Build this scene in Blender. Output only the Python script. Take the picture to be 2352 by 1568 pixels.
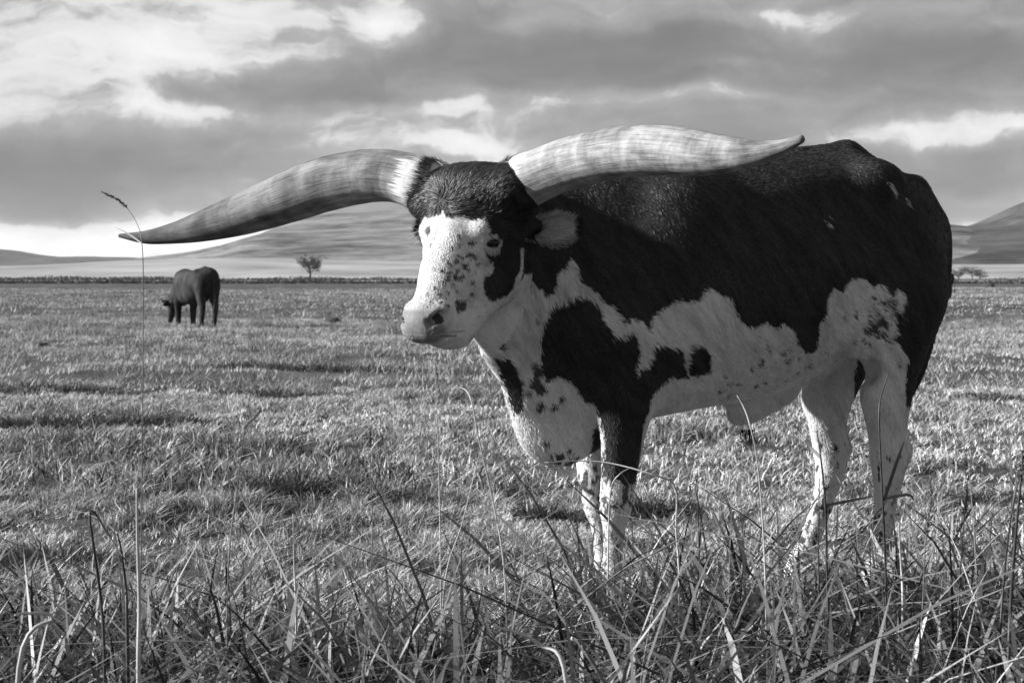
import bpy, math, random
import numpy as np
from mathutils import Matrix, Vector
random.seed(7); rng = np.random.default_rng(7)
S = bpy.context.scene
for o in list(bpy.data.objects): bpy.data.objects.remove(o)

# ------------------------------------------------------------------ camera, sky, sun, exposure
CAM_Z, FPX, HORIZON = 1.08, 3267.0, 149.0          # eye height; focal length and horizon offset in 2352-px units
PITCH = math.atan(HORIZON/FPX)
cd = bpy.data.cameras.new('camera'); cam = bpy.data.objects.new('camera', cd); S.collection.objects.link(cam)
cam.location = (0, 0, CAM_Z); cam.rotation_euler = (math.pi/2-PITCH, 0, 0)
cd.lens = 50; cd.sensor_width = 36; cd.clip_start = 0.05; cd.clip_end = 6000
cd.dof.use_dof = True; cd.dof.focus_distance = 4.35; cd.dof.aperture_fstop = 9.0
S.camera = cam

SUN_EL, SUN_AZ = math.radians(21), math.radians(-88)   # azimuth from +Y, clockwise: low, square to the left
sd = bpy.data.lights.new('sun', 'SUN'); sun = bpy.data.objects.new('sun', sd); S.collection.objects.link(sun)
sd.energy = 5.0; sd.angle = math.radians(2.5); sd.color = (1, 1, 1)      # black-and-white photograph: neutral light
to_sun = Vector((math.sin(SUN_AZ)*math.cos(SUN_EL), math.cos(SUN_AZ)*math.cos(SUN_EL), math.sin(SUN_EL)))
sun.rotation_euler = to_sun.to_track_quat('Z', 'Y').to_euler(); sun.location = (-20, 0, 30)

vs = S.view_settings
vs.view_transform = 'Standard'; vs.look = 'None'; vs.exposure = 1.3; vs.gamma = 1.0; vs.use_curve_mapping = False

cy = S.cycles; cy.max_bounces = 5; cy.diffuse_bounces = 3; cy.glossy_bounces = 2; cy.transmission_bounces = 3

def build_world():
    w = bpy.data.worlds.new('World'); S.world = w; w.use_nodes = True
    nt = w.node_tree; nt.nodes.clear(); N, Lk = nt.nodes, nt.links
    def node(t, **kw):
        n = N.new(t)
        for k, v in kw.items(): setattr(n, k, v)
        return n
    def val(s, x):
        if isinstance(x, (int, float)): s.default_value = x
        elif isinstance(x, tuple): s.default_value = x
        else: Lk.new(x, s)
    def m(op, a, b=0.0, c=0.0, clamp=False):
        n = node('ShaderNodeMath', operation=op, use_clamp=clamp); val(n.inputs[0], a); val(n.inputs[1], b); val(n.inputs[2], c); return n.outputs[0]
    def vm(op, a, b=None):
        n = node('ShaderNodeVectorMath', operation=op); val(n.inputs[0], a)
        if b is not None: val(n.inputs[1], b)
        return n.outputs['Value'] if op == 'LENGTH' else n.outputs[0]
    def noise(vec, scale, detail=6, rough=.55, dist=0.0):
        n = node('ShaderNodeTexNoise'); Lk.new(vec, n.inputs['Vector']); n.inputs['Scale'].default_value = scale
        n.inputs['Detail'].default_value = detail; n.inputs['Roughness'].default_value = rough; n.inputs['Distortion'].default_value = dist
        return n
    tc = node('ShaderNodeTexCoord'); sep = node('ShaderNodeSeparateXYZ'); Lk.new(tc.outputs['Generated'], sep.inputs[0])
    X, Y, Z = sep.outputs
    az = m('ARCTAN2', X, Y); el = m('ARCSINE', Z)
    comb = node('ShaderNodeCombineXYZ'); val(comb.inputs[0], az); val(comb.inputs[1], m('MULTIPLY', el, 1.0)); uv = comb.outputs[0]
    # cloud banks: lay the layer out flat overhead so that it closes up towards the horizon
    den = m('ADD', m('MAXIMUM', Z, 0.0), 0.16)
    fl = node('ShaderNodeCombineXYZ'); val(fl.inputs[0], m('DIVIDE', X, den)); val(fl.inputs[1], m('DIVIDE', Y, den)); flat = fl.outputs[0]
    warp = noise(uv, 9.0, 5, .55)
    w1 = vm('MULTIPLY', vm('SUBTRACT', warp.outputs['Color'], (.5, .5, .5)), (.16, .055, 0.0))
    uvw = vm('ADD', uv, w1)
    n_big = noise(vm('MULTIPLY', flat, (.55, .9, 1)), 1.25, 6, .55, .3).outputs['Fac']
    n_fine = noise(vm('MULTIPLY', uvw, (1.0, 2.6, 1)), 17.0, 7, .56, .25).outputs['Fac']
    n_mid = noise(vm('MULTIPLY', uvw, (1.0, 2.3, 1)), 6.5, 8, .6, .35).outputs['Fac']
    bright = m('ADD', m('MULTIPLY', m('SUBTRACT', n_big, .5), 1.5), m('ADD', m('MULTIPLY', m('SUBTRACT', n_fine, .5), 1.3), m('MULTIPLY', m('SUBTRACT', n_mid, .5), 1.5)))
    # (centre x, y, half size x, y in 2352-px units, amount): the cloud banks over this field
    banks = [(120, 60, 560, 170, .16), (420, 175, 330, 90, .26), (860, 95, 120, 60, .34), (700, 30, 330, 90, .13), (30, 215, 330, 50, .12),
             (620, 235, 330, 75, -.24), (1250, 150, 620, 110, -.26), (1080, 45, 420, 60, -.08), (1700, 90, 420, 100, -.06),
             (760, 283, 620, 34, .20), (400, 262, 260, 30, .17), (1060, 335, 170, 40, .20), (1250, 262, 260, 24, .10),
             (60, 390, 420, 95, -.27), (380, 430, 420, 70, -.08), (740, 400, 330, 90, .02), (180, 560, 800, 62, .42), (620, 560, 330, 50, .30),
             (2200, 185, 420, 90, -.26), (2300, 45, 300, 60, -.03), (1650, 30, 330, 50, .09), (2210, 318, 360, 32, .22), (2230, 390, 330, 60, -.12), (2240, 515, 110, 28, .26),
             (150, 470, 300, 30, -.06), (1480, 238, 480, 24, .15), (1900, 62, 300, 30, .14), (1330, 62, 300, 26, .12), (900, 332, 300, 26, .12), (2250, 95, 240, 22, .10), (1620, 165, 240, 20, .08), (1850, 240, 330, 40, .05)]
    for (px, py, sx, sy, amt) in banks:
        c = (math.atan((px-1176)/FPX), (635-py)/FPX, 0.0)
        q = vm('MULTIPLY', vm('SUBTRACT', uvw, c), (FPX/sx, FPX/sy, 0.0))
        mr = node('ShaderNodeMapRange', interpolation_type='SMOOTHERSTEP'); Lk.new(vm('LENGTH', q), mr.inputs['Value'])
        mr.inputs['From Min'].default_value = 1.45; mr.inputs['From Max'].default_value = 0.05
        mr.inputs['To Min'].default_value = 0.0; mr.inputs['To Max'].default_value = amt*2.7
        bright = m('ADD', bright, mr.outputs[0])
    # billowed edges where one bank stands before another
    lump = noise(vm('MULTIPLY', uvw, (1.0, 1.9, 1)), 26.0, 8, .6, .2).outputs['Fac']
    ed = node('ShaderNodeMapRange', interpolation_type='SMOOTHSTEP'); Lk.new(m('ADD', bright, m('MULTIPLY', m('SUBTRACT', lump, .5), 1.3)), ed.inputs['Value'])
    ed.inputs['From Min'].default_value = .15; ed.inputs['From Max'].default_value = .55; ed.inputs['To Min'].default_value = -.14; ed.inputs['To Max'].default_value = .30
    bright = m('ADD', m('MULTIPLY', bright, .78), ed.outputs[0])
    bright = m('MULTIPLY', m('EXPONENT', m('MULTIPLY', m('TANH', m('MULTIPLY', bright, 1.0)), 1.1)), .165)
    sky = node('ShaderNodeTexSky', sky_type='NISHITA', sun_disc=False); sky.sun_elevation = SUN_EL; sky.sun_rotation = SUN_AZ
    bw = node('ShaderNodeRGBToBW'); Lk.new(sky.outputs[0], bw.inputs[0])
    clear = m('MINIMUM', m('MULTIPLY', bw.outputs[0], .055), .9)           # clear sky showing thinly through the cloud
    tot = m('ADD', m('MULTIPLY', bright, .93), m('MULTIPLY', clear, .07))
    bg = node('ShaderNodeBackground'); Lk.new(tot, bg.inputs['Color']); bg.inputs['Strength'].default_value = 1.0
    out = node('ShaderNodeOutputWorld'); Lk.new(bg.outputs[0], out.inputs['Surface'])
build_world()

def spot(u, v, Y):
    """world point seen at (u, v) of the 2352 x 1568 photograph, Y metres in front of the camera"""
    a, b = (u-1176)/FPX, (784-v)/FPX; c, s = math.cos(PITCH), math.sin(PITCH)
    t = Y/(c+b*s)
    return Vector((a*t, Y, CAM_Z+(b*c-s)*t))

# ------------------------------------------------------------------ helpers
def link(o, parent=None):
    S.collection.objects.link(o)
    if parent: o.parent = parent
    return o
def empty(name, loc=(0, 0, 0), rz=0.0):
    o = bpy.data.objects.new(name, None); o.location = loc; o.rotation_euler.z = rz; o.empty_display_size = .2
    return link(o)
def tag(o, label=None, cat=None, group=None, kind=None):
    for k, v in (('label', label), ('category', cat), ('group', group), ('kind', kind)):
        if v: o[k] = v
    return o
def mesh_np(name, V, quads=None, tris=None, smooth=True, attrs=None):
    """fast mesh from arrays; attrs: name -> per-vertex float array"""
    me = bpy.data.meshes.new(name); V = np.asarray(V, np.float32)
    q = np.zeros((0, 4), int) if quads is None else np.asarray(quads); t = np.zeros((0, 3), int) if tris is None else np.asarray(tris)
    me.vertices.add(len(V)); me.vertices.foreach_set('co', V.ravel())
    nl = len(q)*4+len(t)*3; me.loops.add(nl)
    me.loops.foreach_set('vertex_index', np.concatenate([q.ravel(), t.ravel()]).astype(np.int32))
    me.polygons.add(len(q)+len(t))
    st = np.concatenate([np.arange(len(q))*4, len(q)*4+np.arange(len(t))*3]).astype(np.int32)
    me.polygons.foreach_set('loop_start', st)
    me.polygons.foreach_set('use_smooth', np.full(len(q)+len(t), smooth))
    for k, a in (attrs or {}).items():
        a = np.asarray(a, np.float32)
        if a.ndim == 1:
            at = me.attributes.new(k, 'FLOAT', 'POINT'); at.data.foreach_set('value', a)
        else:
            at = me.attributes.new(k, 'FLOAT_VECTOR', 'POINT'); at.data.foreach_set('vector', a.ravel())
    me.update(); me.validate()
    return me
def mobj(name, me, mat, parent=None):
    o = bpy.data.objects.new(name, me); me.materials.append(mat)
    return link(o, parent)
def tube(P, Rr, n=8, close=True):
    """tapered tube along points; returns V, quads, tris"""
    P = np.asarray(P, float); m_ = len(P); T = np.gradient(P, axis=0); T /= np.linalg.norm(T, axis=1)[:, None]+1e-9
    up = np.array([0, 0, 1.]) if abs(T[0, 2]) < .9 else np.array([1., 0, 0]); V = []
    u = np.cross(T[0], up); u /= np.linalg.norm(u)
    for i in range(m_):
        u = u-T[i]*(u@T[i]); u /= np.linalg.norm(u)+1e-9; w = np.cross(T[i], u)
        a = np.arange(n)/n*2*math.pi
        V.append(P[i]+Rr[i]*(np.cos(a)[:, None]*u+np.sin(a)[:, None]*w))
    V = np.concatenate(V); q = []
    for i in range(m_-1):
        for j in range(n): q.append((i*n+j, i*n+(j+1) % n, (i+1)*n+(j+1) % n, (i+1)*n+j))
    t = []
    if close:
        V = np.concatenate([V, P[:1], P[-1:]]); c0, c1 = len(V)-2, len(V)-1
        for j in range(n): t += [(c0, (j+1) % n, j), (c1, (m_-1)*n+j, (m_-1)*n+(j+1) % n)]
    return V, np.array(q), np.array(t).reshape(-1, 3)
def join(parts):
    V, Q, T, o = [], [], [], 0
    for v, q, t in parts:
        V.append(v); Q.append(np.asarray(q, int).reshape(-1, 4)+o); T.append(np.asarray(t, int).reshape(-1, 3)+o); o += len(v)
    return np.concatenate(V), np.concatenate(Q), np.concatenate(T)
def smooth_line(pts, n):
    pts = np.asarray(pts, float); m_ = len(pts)
    if m_ < 3: return np.array([pts[0]+(pts[-1]-pts[0])*t for t in np.linspace(0, 1, n)])
    e = np.concatenate([[2*pts[0]-pts[1]], pts, [2*pts[-1]-pts[-2]]]); out = []
    for t in np.linspace(0, m_-1-1e-6, n):
        i = int(t); f = t-i; a, b, c, d = e[i], e[i+1], e[i+2], e[i+3]
        out.append(.5*((2*b)+(c-a)*f+(2*a-5*b+4*c-d)*f*f+(3*b-a-3*c+d)*f**3))
    return np.array(out)
def vnoise(P, seed=0):
    """two octaves of smooth lattice noise, about -1..1 (P: n x 2 or n x 3)"""
    P = np.asarray(P, float)
    if P.shape[1] == 2: P = np.concatenate([P, np.full((len(P), 1), .37)], 1)
    tab = np.random.default_rng(seed).uniform(-1, 1, 4096); out = 0
    for f, a in ((1.0, .75), (2.17, .45)):
        q = P*f+seed*1.713; i = np.floor(q).astype(np.int64); t = q-i; t = t*t*t*(t*(t*6-15)+10); v = 0
        for dx in (0, 1):
            for dy in (0, 1):
                for dz in (0, 1):
                    h = ((i[:, 0]+dx)*73856093 ^ (i[:, 1]+dy)*19349663 ^ (i[:, 2]+dz)*83492791)
                    h = (h ^ (h >> 13)) & 4095
                    w = (t[:, 0] if dx else 1-t[:, 0])*(t[:, 1] if dy else 1-t[:, 1])*(t[:, 2] if dz else 1-t[:, 2])
                    v = v+w*tab[h]
        out = out+a*v
    return out*1.25

class Mat:
    """small node-material builder; greys only, the photograph is black and white"""
    def __init__(s, name, rough=.7, spec=.3):
        s.m = bpy.data.materials.new(name); s.m.use_nodes = True; s.nt = s.m.node_tree; s.N = s.nt.nodes; s.L = s.nt.links
        s.b = s.N['Principled BSDF']; s.b.inputs['Roughness'].default_value = rough; s.b.inputs['Specular IOR Level'].default_value = spec
        s.out = s.N['Material Output']
    def n(s, t, **kw):
        x = s.N.new(t)
        for k, v in kw.items(): setattr(x, k, v)
        return x
    def put(s, sock, v):
        if hasattr(v, 'is_linked') or isinstance(v, bpy.types.NodeSocket): s.L.new(v, sock)
        else: sock.default_value = v
    def math(s, op, a, b=0.0, clamp=False):
        x = s.n('ShaderNodeMath', operation=op, use_clamp=clamp); s.put(x.inputs[0], a); s.put(x.inputs[1], b); return x.outputs[0]
    def attr(s, name, out='Fac'): return s.n('ShaderNodeAttribute', attribute_name=name).outputs[out]
    def coord(s, sc=(1, 1, 1), which='Object'):
        t = s.n('ShaderNodeTexCoord'); mp = s.n('ShaderNodeMapping'); s.L.new(t.outputs[which], mp.inputs[0]); mp.inputs['Scale'].default_value = sc; return mp.outputs[0]
    def scaled(s, vec, sc):
        mp = s.n('ShaderNodeMapping'); s.L.new(vec, mp.inputs[0]); mp.inputs['Scale'].default_value = sc; return mp.outputs[0]
    def noise(s, vec, scale, detail=5, rough=.55, dist=0.):
        x = s.n('ShaderNodeTexNoise'); s.L.new(vec, x.inputs['Vector']); x.inputs['Scale'].default_value = scale
        x.inputs['Detail'].default_value = detail; x.inputs['Roughness'].default_value = rough; x.inputs['Distortion'].default_value = dist
        return x.outputs['Fac']
    def ramp(s, fac, stops):
        x = s.n('ShaderNodeValToRGB'); s.L.new(fac, x.inputs[0]); e = x.color_ramp.elements
        while len(e) < len(stops): e.new(.5)
        for el_, (p, c) in zip(e, stops): el_.position = p; el_.color = (c, c, c, 1)
        return x.outputs[0]
    def mix(s, fac, a, b):
        x = s.n('ShaderNodeMix', data_type='FLOAT'); s.put(x.inputs[0], fac); s.put(x.inputs[2], a); s.put(x.inputs[3], b); return x.outputs[0]
    def color(s, c):
        if isinstance(c, (int, float)): s.b.inputs['Base Color'].default_value = (c, c, c, 1)
        else: s.L.new(c, s.b.inputs['Base Color'])
        return s
    def bump(s, h, strength=.5, dist=.01):
        x = s.n('ShaderNodeBump'); s.L.new(h, x.inputs['Height']); x.inputs['Strength'].default_value = strength; x.inputs['Distance'].default_value = dist
        s.L.new(x.outputs[0], s.b.inputs['Normal']); return s
    def translucent(s, amount, col):
        t = s.n('ShaderNodeBsdfTranslucent')
        if isinstance(col, (int, float)): t.inputs[0].default_value = (col, col, col, 1)
        else: s.L.new(col, t.inputs[0])
        mx = s.n('ShaderNodeMixShader'); mx.inputs[0].default_value = amount
        s.L.new(s.b.outputs[0], mx.inputs[1]); s.L.new(t.outputs[0], mx.inputs[2]); s.L.new(mx.outputs[0], s.out.inputs[0]); return s

def grass_mat(name, lo, hi, tr=.3, rough=.45, spec=.35):
    g = Mat(name, rough, spec); c = g.ramp(g.attr('shade'), [(0, lo), (.6, (lo+hi)/2), (1, hi)]); g.color(c); g.translucent(tr, c); return g.m
# ------------------------------------------------------------------ the setting: field, far fields, hills
def ground_z(x, y):
    x = np.asarray(x, float); y = np.asarray(y, float)
    dip = -.062*np.exp(-((y-5.6)/.75)**2)-.01
    und = .035*np.sin(x*.9+1.1*np.sin(y*.31))*np.sin(y*.55+.6*np.sin(x*.4))
    far = .14*np.sin(x*.11+.7)*np.sin(y*.14+1.3*np.sin(x*.05))
    P = np.stack([x.ravel()*1.3, y.ravel()*1.0], 1); hum = (.022*vnoise(P, 81)+.012*vnoise(P*2.6, 82)).reshape(x.shape)
    calm = np.clip((np.abs(y-4.9)-.5)/.8, 0, 1)*np.clip((60-y)/40, 0, 1)
    return hum*calm+dip+und*np.clip((y-6.2)/4, 0, 1)+far*np.clip((y-14)/25, 0, 1)*np.clip((230-y)/80, 0, 1)

def build_ground():
    g = Mat('meadow_turf', .95, .1)
    co = g.coord((1, 1, 1)); patch = g.noise(g.scaled(co, (.5, .16, 1)), 1.0, 6, .62); fine = g.noise(co, 34, 4, .7); mid = g.noise(g.scaled(co, (1.6, .55, 1)), 1.6, 5, .6)
    k = g.math('ADD', g.math('MULTIPLY', patch, .42), g.math('ADD', g.math('MULTIPLY', mid, .38), g.math('MULTIPLY', fine, .2)))
    g.color(g.ramp(k, [(.30, .012), (.5, .07), (.68, .2)])); g.bump(g.math('ADD', fine, mid), .8, .05)
    ys = np.concatenate([np.linspace(-6, 14, 81), np.geomspace(14.3, 3000, 120)])
    xs = np.concatenate([-np.geomspace(2500, 8.2, 70), np.linspace(-8, 8, 81), np.geomspace(8.2, 2500, 70)])
    Xg, Yg = np.meshgrid(xs, ys); V = np.stack([Xg, Yg, ground_z(Xg, Yg)], -1).reshape(-1, 3)
    nx = len(xs); i = (np.arange(len(ys)-1)[:, None]*nx+np.arange(nx-1)).ravel()
    tag(mobj('meadow', mesh_np('meadow', V, np.stack([i, i+1, i+nx+1, i+nx], 1)), g.m), kind='structure')
build_ground()

def crest_strip(name, crest, depth, base_y, base_z, mat, back=1.25, rough=1.0, seed=1, nx=140, ns=26, pw=1.0):
    """a slope: crest line given along its ridge, ground rising to it from base_y"""
    crest = np.array(crest, float); us = np.linspace(crest[0, 0], crest[-1, 0], nx)
    vv = np.interp(us, crest[:, 0], crest[:, 1]); kn = np.hanning(7); kn /= kn.sum(); vv = np.convolve(np.pad(vv, 3, mode='edge'), kn, 'valid')
    V = []
    for s in np.linspace(0, back, ns):
        Yd = base_y+(depth-base_y)*s
        top = np.array([spot(u, v, depth) for u, v in zip(us, vv)])
        x = top[:, 0]*(Yd/depth)**.35; f = math.sin(min(s, 1.0)*math.pi/2)**pw if s <= 1 else max(0, 1-((s-1)/(back-1))**2*.8)
        z = base_z+(top[:, 2]-base_z)*f
        wob = vnoise(np.stack([x/55, np.full(nx, Yd/70)], 1), seed)*rough*(1-abs(2*min(s, 1)-1)**2)
        V.append(np.stack([x, np.full(nx, Yd), z+wob], 1))
    V = np.concatenate(V); i = (np.arange(ns-1)[:, None]*nx+np.arange(nx-1)).ravel()
    return tag(mobj(name, mesh_np(name, V, np.stack([i, i+1, i+nx+1, i+nx], 1)), mat), kind='structure')

def hill_mat(name, lo, hi, sc=(.010, .018, .07)):
    g = Mat(name, .95, .05); co = g.coord((1, 1, 1))
    a = g.noise(g.scaled(co, sc), 1.0, 6, .6, .4); b = g.noise(g.scaled(co, (.05, .09, .5)), 1.0, 6, .7)
    k = g.math('ADD', g.math('MULTIPLY', a, .5), g.math('MULTIPLY', b, .5))
    g.color(g.ramp(k, [(.40, lo), (.5, (lo+hi)*.5), (.60, hi)])); return g.m
def build_hills():
    dry = Mat('dry_grass_slope', .95, .05); co = dry.coord((1, 1, 1))
    dry.color(dry.ramp(dry.noise(dry.scaled(co, (.02, .03, .2)), 1.0, 6, .6), [(.3, .17), (.5, .28), (.7, .38)]))
    crest_strip('far_ridge', [(-1600, 560), (-900, 548), (-300, 563), (0, 572), (40, 575), (90, 585), (150, 591), (230, 590), (330, 592), (430, 601), (560, 618), (800, 630)], 1900, 1300, -1, hill_mat('ridge_grass', .06, .11), rough=2, seed=3)
    crest_strip('hill', [(150, 632), (330, 612), (450, 600), (560, 581), (640, 547), (700, 513), (740, 503), (820, 495), (950, 484), (1100, 470), (1400, 452), (1700, 468), (1950, 500), (2100, 521), (2200, 528), (2270, 531), (2450, 548), (2900, 590)], 1000, 620, 4, hill_mat('hill_grass', .035, .25, (.010, .02, .11)), rough=1.8, seed=5, pw=.8)
    crest_strip('hill', [(1700, 600), (1900, 560), (2050, 536), (2187, 523), (2220, 523), (2244, 512), (2276, 497), (2320, 477), (2360, 460), (2500, 425), (2800, 395), (3300, 410), (4200, 470)], 900, 600, 3, hill_mat('near_hill_grass', .025, .085), rough=1.5, seed=9, pw=.8)
    crest_strip('dry_field', [(-900, 612), (-200, 612), (60, 611), (150, 607), (330, 599), (560, 592), (740, 597), (950, 600), (1400, 604), (1900, 607), (2200, 608), (2400, 606), (3200, 604)], 640, 440, -.1, dry.m, rough=.35, seed=11, back=1.1)
    pale = Mat('still_water', .25, .5); pale.color(.30)
    x = np.array([-260, 320.]); rows = []
    ys_ = np.array([262, 300, 345, 400.])
    V = np.array([(xx, yy, .02) for yy in ys_ for xx in np.linspace(-230, 260, 30)]); nx = 30
    V[:, 1] += 10*np.sin(V[:, 0]*.05); i = (np.arange(3)[:, None]*nx+np.arange(nx-1)).ravel()
    tag(mobj('river', mesh_np('river', V, np.stack([i, i+1, i+nx+1, i+nx], 1)), pale.m), kind='structure')
build_hills()
# ------------------------------------------------------------------ implicit-surface modelling for the animals
def smin(a, b, k):
    h = np.clip(0.5+0.5*(b-a)/k, 0, 1)
    return b + (a-b)*h - k*h*(1-h)

class Field:
    """signed-distance grid, pieces blended in with a smooth union"""
    def __init__(s, lo, hi, h):
        s.lo = np.array(lo, np.float32); s.h = h
        s.n = np.ceil((np.array(hi)-np.array(lo))/h).astype(int)+1
        s.d = np.full(s.n, 0.15, np.float32)
    def sub(s, lo, hi):
        a = np.maximum(np.floor((np.array(lo)-s.lo)/s.h).astype(int), 0)
        b = np.minimum(np.ceil((np.array(hi)-s.lo)/s.h).astype(int)+1, s.n)
        if np.any(b <= a): return None, None
        ax = [(s.lo[i]+s.h*np.arange(a[i], b[i])).astype(np.float32) for i in range(3)]
        return tuple(slice(a[i], b[i]) for i in range(3)), np.meshgrid(*ax, indexing='ij')
    def put(s, f, lo, hi, k=0.05, cut=False):
        m = k+2*s.h
        sl, P = s.sub(np.array(lo)-m, np.array(hi)+m)
        if sl is None: return
        d = f(*P)
        s.d[sl] = -smin(-s.d[sl], d, k) if cut else smin(s.d[sl], d, k)
    def cone(s, A, ra, B, rb, k=0.05, sy=1.0, axis=1, cut=False):
        """tapered capsule; sy squeezes it along one axis about the line's own offset"""
        A = np.array(A, float); B = np.array(B, float); ab = B-A; L2 = max(ab@ab, 1e-9)
        def f(x, y, z):
            p = [x-A[0], y-A[1], z-A[2]]
            t = np.clip((p[0]*ab[0]+p[1]*ab[1]+p[2]*ab[2])/L2, 0, 1)
            q = [p[i]-t*ab[i] for i in range(3)]
            q[axis] = q[axis]/sy
            return np.sqrt(q[0]**2+q[1]**2+q[2]**2)-(ra+(rb-ra)*t)
        R = max(ra, rb)*max(1, sy)
        s.put(f, np.minimum(A, B)-R, np.maximum(A, B)+R, k, cut)
    def chain(s, pts, k=0.05, sy=1.0, axis=1):
        """limb: tapered capsules end to end, blended in as one piece"""
        P = [np.array(p, float) for p, r in pts]; Rr = [r for p, r in pts]
        def f(x, y, z):
            best = None
            for A, ra, B, rb in zip(P[:-1], Rr[:-1], P[1:], Rr[1:]):
                ab = B-A; L2 = max(ab@ab, 1e-9); p = [x-A[0], y-A[1], z-A[2]]
                t = np.clip((p[0]*ab[0]+p[1]*ab[1]+p[2]*ab[2])/L2, 0, 1)
                q = [p[i]-t*ab[i] for i in range(3)]; q[axis] = q[axis]/sy
                d = np.sqrt(q[0]**2+q[1]**2+q[2]**2)-(ra+(rb-ra)*t)
                best = d if best is None else np.minimum(best, d)
            return best
        m = max(Rr)
        s.put(f, np.min(P, 0)-m, np.max(P, 0)+m, k)
    def blur(s, n=1):
        for _ in range(n):
            for ax in range(3):
                a = np.moveaxis(s.d, ax, 0)
                a[1:-1] = (a[:-2]+2*a[1:-1]+a[2:])/4
    def ell(s, c, r, k=0.05, M=None, cut=False):
        """ellipsoid; M rows are its axes"""
        c = np.array(c, float); M = np.eye(3) if M is None else np.array(M, float)
        def f(x, y, z):
            p = [x-c[0], y-c[1], z-c[2]]
            q = [(M[i, 0]*p[0]+M[i, 1]*p[1]+M[i, 2]*p[2])/r[i] for i in range(3)]
            k0 = np.sqrt(q[0]**2+q[1]**2+q[2]**2)
            k1 = np.sqrt(sum((q[i]/r[i])**2 for i in range(3)))+1e-6
            return k0*(k0-1)/k1
        R = max(r); s.put(f, c-R, c+R, k, cut)
    def loft(s, st, k=0.05, n=2.3):
        """trunk: rows (x, z_top, z_bottom, half width, height of widest point 0..1)"""
        st = np.array(sorted(st), float); X = st[:, 0]
        xs = np.linspace(X[0], X[-1], 400)
        def sm(col):
            v = np.interp(xs, X, st[:, col]); kn = np.hanning(41); kn /= kn.sum()
            return np.convolve(np.pad(v, 20, mode='edge'), kn, 'valid')
        T, B, W, C = sm(1), sm(2), sm(3), sm(4)
        def f(x, y, z):
            t = np.interp(x, xs, T); b = np.interp(x, xs, B); w = np.interp(x, xs, W); c = np.interp(x, xs, C)
            zc = b+(t-b)*c
            hz = np.where(z > zc, t-zc, zc-b)
            r = (np.abs((z-zc)/hz)**n+np.abs(y/w)**n)**(1/n)
            d = (r-1)*np.minimum(hz, w)
            return np.maximum(d, np.maximum(X[0]-x, x-X[-1]))
        s.put(f, (X[0], -W.max(), B.min()), (X[-1], W.max(), T.max()), k)
    def mesh(s):
        """surface nets: one vertex per cell the surface crosses, one quad per crossed grid edge"""
        d = s.d; ins = d < 0
        nx, ny, nz = np.array(d.shape)-1
        cnt = np.zeros((nx, ny, nz), np.uint8)
        for i in (0, 1):
            for j in (0, 1):
                for k in (0, 1): cnt += ins[i:i+nx, j:j+ny, k:k+nz]
        cells = np.argwhere((cnt > 0) & (cnt < 8))
        idx = np.full((nx, ny, nz), -1, np.int64); idx[tuple(cells.T)] = np.arange(len(cells))
        acc = np.zeros((len(cells), 3)); num = np.zeros(len(cells))
        C = [(i, j, k) for i in (0, 1) for j in (0, 1) for k in (0, 1)]
        for a in C:
            for b in C:
                if sum(b)-sum(a) == 1 and all(b[i] >= a[i] for i in range(3)):
                    da = d[cells[:, 0]+a[0], cells[:, 1]+a[1], cells[:, 2]+a[2]]
                    db = d[cells[:, 0]+b[0], cells[:, 1]+b[1], cells[:, 2]+b[2]]
                    m = (da < 0) != (db < 0)
                    t = np.where(m, da/np.where(m, da-db, 1), 0)[:, None]
                    p = np.array(a)+t*(np.array(b)-np.array(a))
                    acc[m] += p[m]; num[m] += 1
        V = s.lo+s.h*(cells+acc/num[:, None])
        F = []
        for ax in range(3):
            u, v = (ax+1) % 3, (ax+2) % 3
            sl = [slice(None)]*3; sl[ax] = slice(0, -1); a_ = ins[tuple(sl)]
            sl[ax] = slice(1, None); b_ = ins[tuple(sl)]
            E = np.argwhere(a_ != b_); ok = (E[:, u] > 0) & (E[:, v] > 0) & (E[:, u] < d.shape[u]-1) & (E[:, v] < d.shape[v]-1); E = E[ok]
            o = np.zeros(3, int); ou = o.copy(); ou[u] = 1; ov = o.copy(); ov[v] = 1
            q = np.stack([idx[tuple((E-ou-ov).T)], idx[tuple((E-ov).T)], idx[tuple(E.T)], idx[tuple((E-ou).T)]], 1)
            flip = ~a_[tuple(E.T)]; q[flip] = q[flip][:, ::-1]
            F.append(q)
        return V, np.concatenate(F)
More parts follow.
